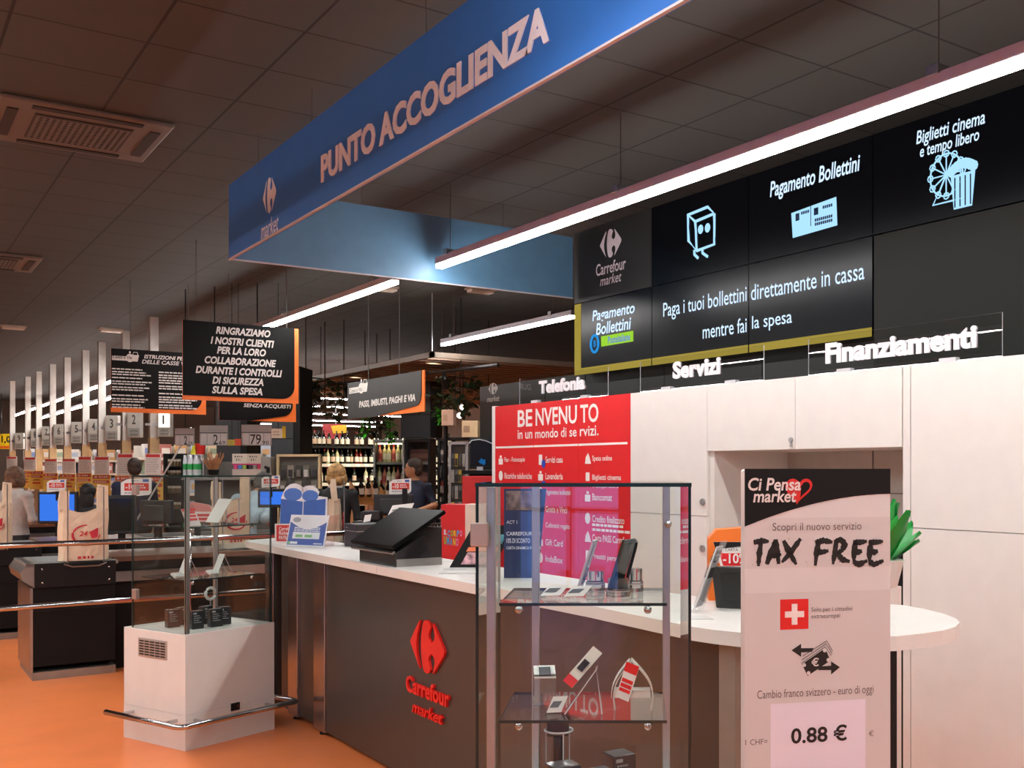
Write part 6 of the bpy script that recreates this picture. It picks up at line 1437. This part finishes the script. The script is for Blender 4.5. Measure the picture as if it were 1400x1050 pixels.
# ================================================================ people
def person(label, px, d, top_y, face, shirt, hair, hairkind, trousers='#23252b', skin='#c08a6a', sleeve=1.0, bend=0., elbows=None, arms=None, seated=False, collar=None, neck_turn=0., wide=1.0):
    p = at(px, top_y, d); Hh = p.z; k = Hh / 1.74 if not seated else .95
    if bend: k = 1.74 / 1.74
    def B(x, y, z):                       # bend forward about the hips
        if bend and z > .95: a = bend * min(1, (z - .95) / .3); dz = z - .95; return Vector((x, y * math.cos(a) + dz * math.sin(a), .95 + dz * math.cos(a) - y * math.sin(a) * .5))
        return Vector((x, y, z))
    m = MB()
    if seated: leg = [[(s_ * .09, 0, .88), (s_ * .12, .42, .86), (s_ * .12, .44, .48)] for s_ in (-1, 1)]
    else: leg = [[(s_ * .09, 0, .92), (s_ * .1, .015, .50), (s_ * .1, -.02, .08)] for s_ in (-1, 1)]
    for L in leg: m.tube(L, [.095, .065, .045], 12); e_ = L[-1]; m.ball((e_[0], e_[1] + .06, e_[2] - .035), .048, .12, .04)
    rings = [(.82, .15, .11), (.92, .17, .125), (1.03, .15, .11), (1.15, .155, .112), (1.28, .178, .118), (1.38, .185, .11), (1.44, .14, .09), (1.49, .07, .065), (1.53, .055, .055)]
    m.loft([(B(0, 0, z), rx * wide, ry * (1 + (wide - 1) * 1.5), 0) for z, rx, ry in rings])
    nk = B(0, .0, 1.47); hc = B(0, .02, 1.63); m.tube([nk, hc], .052, 10)
    Rm = Matrix.Rotation(neck_turn, 3, 'Z') @ Matrix.Rotation(-bend * .6, 3, 'X')
    def Hd(v): return hc + Rm @ Vector(v)
    m.ball(hc, .076, .094, .112, M=Rm); m.ball(Hd((0, .03, -.06)), .055, .06, .055, M=Rm); m.ball(Hd((0, .098, -.012)), .014, .024, .022, M=Rm)
    for s_ in (-1, 1): m.ball(Hd((s_ * .077, -.005, -.01)), .012, .022, .032, M=Rm)
    m.ball(Hd((0, .083, -.056)), .024, .012, .008, M=Rm)
    arms = arms or [[(s_ * .195, 0, 1.40), (s_ * .25, .02, 1.12), (s_ * .2, .26, 1.08)] for s_ in (-1, 1)]
    arms = [[B(*q) if i == 0 or bend else Vector(q) for i, q in enumerate(A)] for A in arms]
    for A in arms:
        m.tube([A[0] + Vector((-.05 if A[0].x > 0 else .05, 0, .0)), A[0], A[1], A[2]], [.05, .056, .043, .03], 12); m.ball(A[0], .06); m.ball(A[1], .043)
        dr = (A[2] - A[1]).normalized(); m.ball(A[2] + dr * .045, .03, .03, .03); m.tube([A[2], A[2] + dr * .08], [.026, .03], 8)
        sd = dr.cross(Vector((0, 0, 1))); sd = sd.normalized() if sd.length > .1 else Vector((1, 0, 0))
        for j, (o_, l_) in enumerate(((-.024, .065), (-.008, .075), (.008, .07), (.024, .055))):
            q = A[2] + dr * .075 + sd * o_; m.tube([q, q + dr * l_ * .5 + Vector((0, 0, -.008)), q + dr * l_ * .85 + Vector((0, 0, -.03))], [.0105, .0105, .009], 6)
        q = A[2] + dr * .03 + sd * (.03 if A[0].x < 0 else -.03); m.tube([q, q + dr * .035 + sd * (.02 if A[0].x < 0 else -.02), q + dr * .06 + sd * (.02 if A[0].x < 0 else -.02) + Vector((0, 0, -.015))], [.012, .011, .01], 6)
    me = bpy.data.meshes.new('raw'); me.from_pydata(m.v, [], m.f); o = bpy.data.objects.new('raw', me); COL.objects.link(o)
    rm = o.modifiers.new('r', 'REMESH'); rm.mode = 'VOXEL'; rm.voxel_size = .0125
    sm = o.modifiers.new('s', 'SMOOTH'); sm.iterations = 3; sm.factor = .5
    dg = bpy.context.evaluated_depsgraph_get(); dg.update(); body = bpy.data.meshes.new_from_object(o.evaluated_get(dg)); bpy.data.objects.remove(o)
    t = thing('person', label, 'person')
    body.materials.clear(); body.materials.append(mat(skin, .5, var=.04)); body.polygons.foreach_set('use_smooth', [True] * len(body.polygons))
    zf = -1
    bo = bpy.data.objects.new('body', body); COL.objects.link(bo); adopt(bo, t)
    def armt(c):
        best = (9, 0)
        for A in arms:
            L1 = (A[1] - A[0]).length; L2 = (A[2] - A[1]).length
            for q0, q1, s0, s1 in ((A[0], A[1], 0, L1 / (L1 + L2)), (A[1], A[2] + (A[2] - A[1]).normalized() * .18, L1 / (L1 + L2), 1.55)):
                v = q1 - q0; u_ = max(0, min(1, (c - q0).dot(v) / v.length_squared)); dd = (c - q0 - v * u_).length
                if dd < best[0]: best = (dd, s0 + (s1 - s0) * u_)
        return best
    unb = lambda c: c
    sh, tr = [], []
    nkp = B(0, 0, 1.485); upv = (B(0, 0, 1.5) - B(0, 0, 1.4)).normalized()
    for f in body.polygons:
        c = Vector(f.center); dd, tt = armt(c)
        if dd < .068 and tt > .12:
            if tt < sleeve: sh.append(f.index)
            continue
        if (c - nkp).dot(upv) > -.0 and (c - hc).length < .25: continue
        if c.z > (.93 if not seated else .9) or (bend and c.y > .2): sh.append(f.index)
        elif c.z > .1: tr.append(f.index)
    def skinoff(idx, name, col, off):
        use = {}; vs = []; fs = []
        for i in idx:
            ff = []
            for v in body.polygons[i].vertices:
                if v not in use: use[v] = len(vs); vs.append(body.vertices[v].co + body.vertices[v].normal * off)
                ff.append(use[v])
            fs.append(ff)
        mb = MB(); mb.v = vs; mb.f = [tuple(f) for f in fs]; mb.m = [0] * len(fs); return mb.build(name, mat(col, .75, var=.12, scale=12, bump=.2), t, smooth=True)
    skinoff(sh, 'shirt', shirt, .011); skinoff(tr, 'trousers', trousers, .009)
    hm = MB(); HM = mat(hair, .55, var=.5, scale=28, bump=.5)
    if hairkind == 'short': hm.ball(Hd((0, -.022, .034)), .086, .098, .1, M=Rm); hm.ball(Hd((0, -.05, -.02)), .078, .064, .075, M=Rm)
    elif hairkind == 'bob': hm.ball(Hd((0, -.02, .02)), .108, .112, .118, M=Rm, seg=20, rings=12); hm.ball(Hd((0, -.04, -.055)), .112, .088, .088, M=Rm); hm.ball(Hd((-.085, .0, -.05)), .032, .062, .08, M=Rm); hm.ball(Hd((.085, .0, -.05)), .032, .062, .08, M=Rm)
    else: hm.ball(Hd((0, -.018, .022)), .09, .1, .105, M=Rm); hm.ball(Hd((0, -.06, -.1)), .09, .06, .16, M=Rm)
    hm.build('hair', HM, t, smooth=True)
    ey = MB()
    for s_ in (-1, 1): ey.ball(Hd((s_ * .03, .083, .012)), .011, .008, .008, M=Rm)
    ey.build('eye', mat('#2a211c', .2), t, smooth=True)
    if collar: cm = MB(); cm.tube([nkp + Vector((.085 * math.cos(a_ * .524), .08 * math.sin(a_ * .524) - .005, -.01 + (.012 if math.sin(a_ * .524) < 0 else -.02))) for a_ in range(12)], .014, 6, closed=True); cm.build('collar', mat(collar, .7), t, smooth=True)
    if seated:
        st = MB(); t2 = None
    t.scale = (k, k, k); place(t, (p.x, p.y, Hh - 1.74 * k if seated else 0), face)
    return t, k
AW = -YAW                                  # back turned to the camera
person('cashier in a grey sweater with brown bob seen from behind at the left edge', 20, 11.9, 640, AW - .3, '#b5aca5', '#6a4a34', 'bob', sleeve=1.2, wide=1.05)
P2t, k2 = person('seated cashier of whom only dark hair shows behind the plastic bag', 120, 12.2, 662, AW + .1, '#1b1b20', '#17130f', 'long', seated=True)
person('man in navy shirt with short dark hair seen from behind at the white case', 184, 13.2, 628, AW + .45, '#232c48', '#3a2c22', 'short', wide=1.25, sleeve=.5)
person('customer in a pale blue shirt bending forward, seen through the white case', 325, 10.7, 650, AW - .2, '#9fb0bb', '#4a4642', 'short', bend=.75, wide=1.15, sleeve=.6)
person('blonde woman in a black top with pale collar seen from behind', 460, 11.6, 636, AW - .12, '#141416', '#a87f4c', 'bob', collar='#b9b4b0', skin='#cf9a78', sleeve=1.1)
person('man in a dark navy shirt looking left, one hand on a trolley handle', 566, 12.4, 628, AW + 2.7, '#161d33', '#3a2a1e', 'short', neck_turn=-1.0, sleeve=.4, skin='#c98f6a',
       arms=[[(-.195, 0, 1.40), (-.30, .0, 1.2), (-.17, .22, 1.12)], [(.195, 0, 1.40), (.27, .05, 1.14), (.15, .24, 1.1)]])
def stool(p, h, label):
    t = thing('stool', label, 'stool', (p.x, p.y, 0)); MB().lathe((p.x, p.y, h - .06), [(.17, 0), (.18, .03), (.17, .06)], 18).build('seat', BLACK, t); MB().tube([(p.x, p.y, 0.02), (p.x, p.y, h - .05)], .03, 8).build('column', CHROME, t); MB().lathe((p.x, p.y, 0), [(.2, 0), (.2, .02), (.03, .04)], 18).build('base', BLACK, t)
stool(at(120, 642, 12.2), .53, 'black swivel stool under the seated cashier')
# trolley
t = thing('shopping_trolley', 'wire shopping trolley with grey handle held by the dark-shirted man', 'trolley'); p = at(571, 642, 11.0)
m = MB(); hz_ = 1.10
MB().tube([(0, 0, hz_), (.34, 0, hz_)], .018, 10).build('handle', mat('#a9a6a2', .4), t); MB().tube([(.3, 0, hz_), (.36, 0, hz_)], .02, 10).build('handle_end', mat('#c0392b', .4), t)
for k in range(8): x = .02 + k * .04; m.tube([(x, .05, .55), (x, .02, 1.0), ], .004, 5); m.tube([(x, .05, .55), (x, .75, .65), (x, .8, .98)], .004, 5)
for z in (.6, .75, .9, 1.0): m.tube([(.02, .03, z), (.3, .03, z), (.3, .78, z), (.02, .78, z)], .004, 5, closed=True)
m.build('wire_basket', STEEL, t); MB().tube([(.0, 0, hz_), (.0, .05, .5), (.02, .1, .12), (.02, .8, .12)], .012, 8).tube([(.34, 0, hz_), (.34, .05, .5), (.32, .1, .12), (.32, .8, .12)], .012, 8).build('chassis', STEEL, t)
for x, y in ((.02, .12), (.32, .12), (.02, .78), (.32, .78)): MB().tube([(x - .015, y, .06), (x + .015, y, .06)], .06, 14).build('wheel', BLACK, t)
place(t, (p.x, p.y, 0), -YAW)
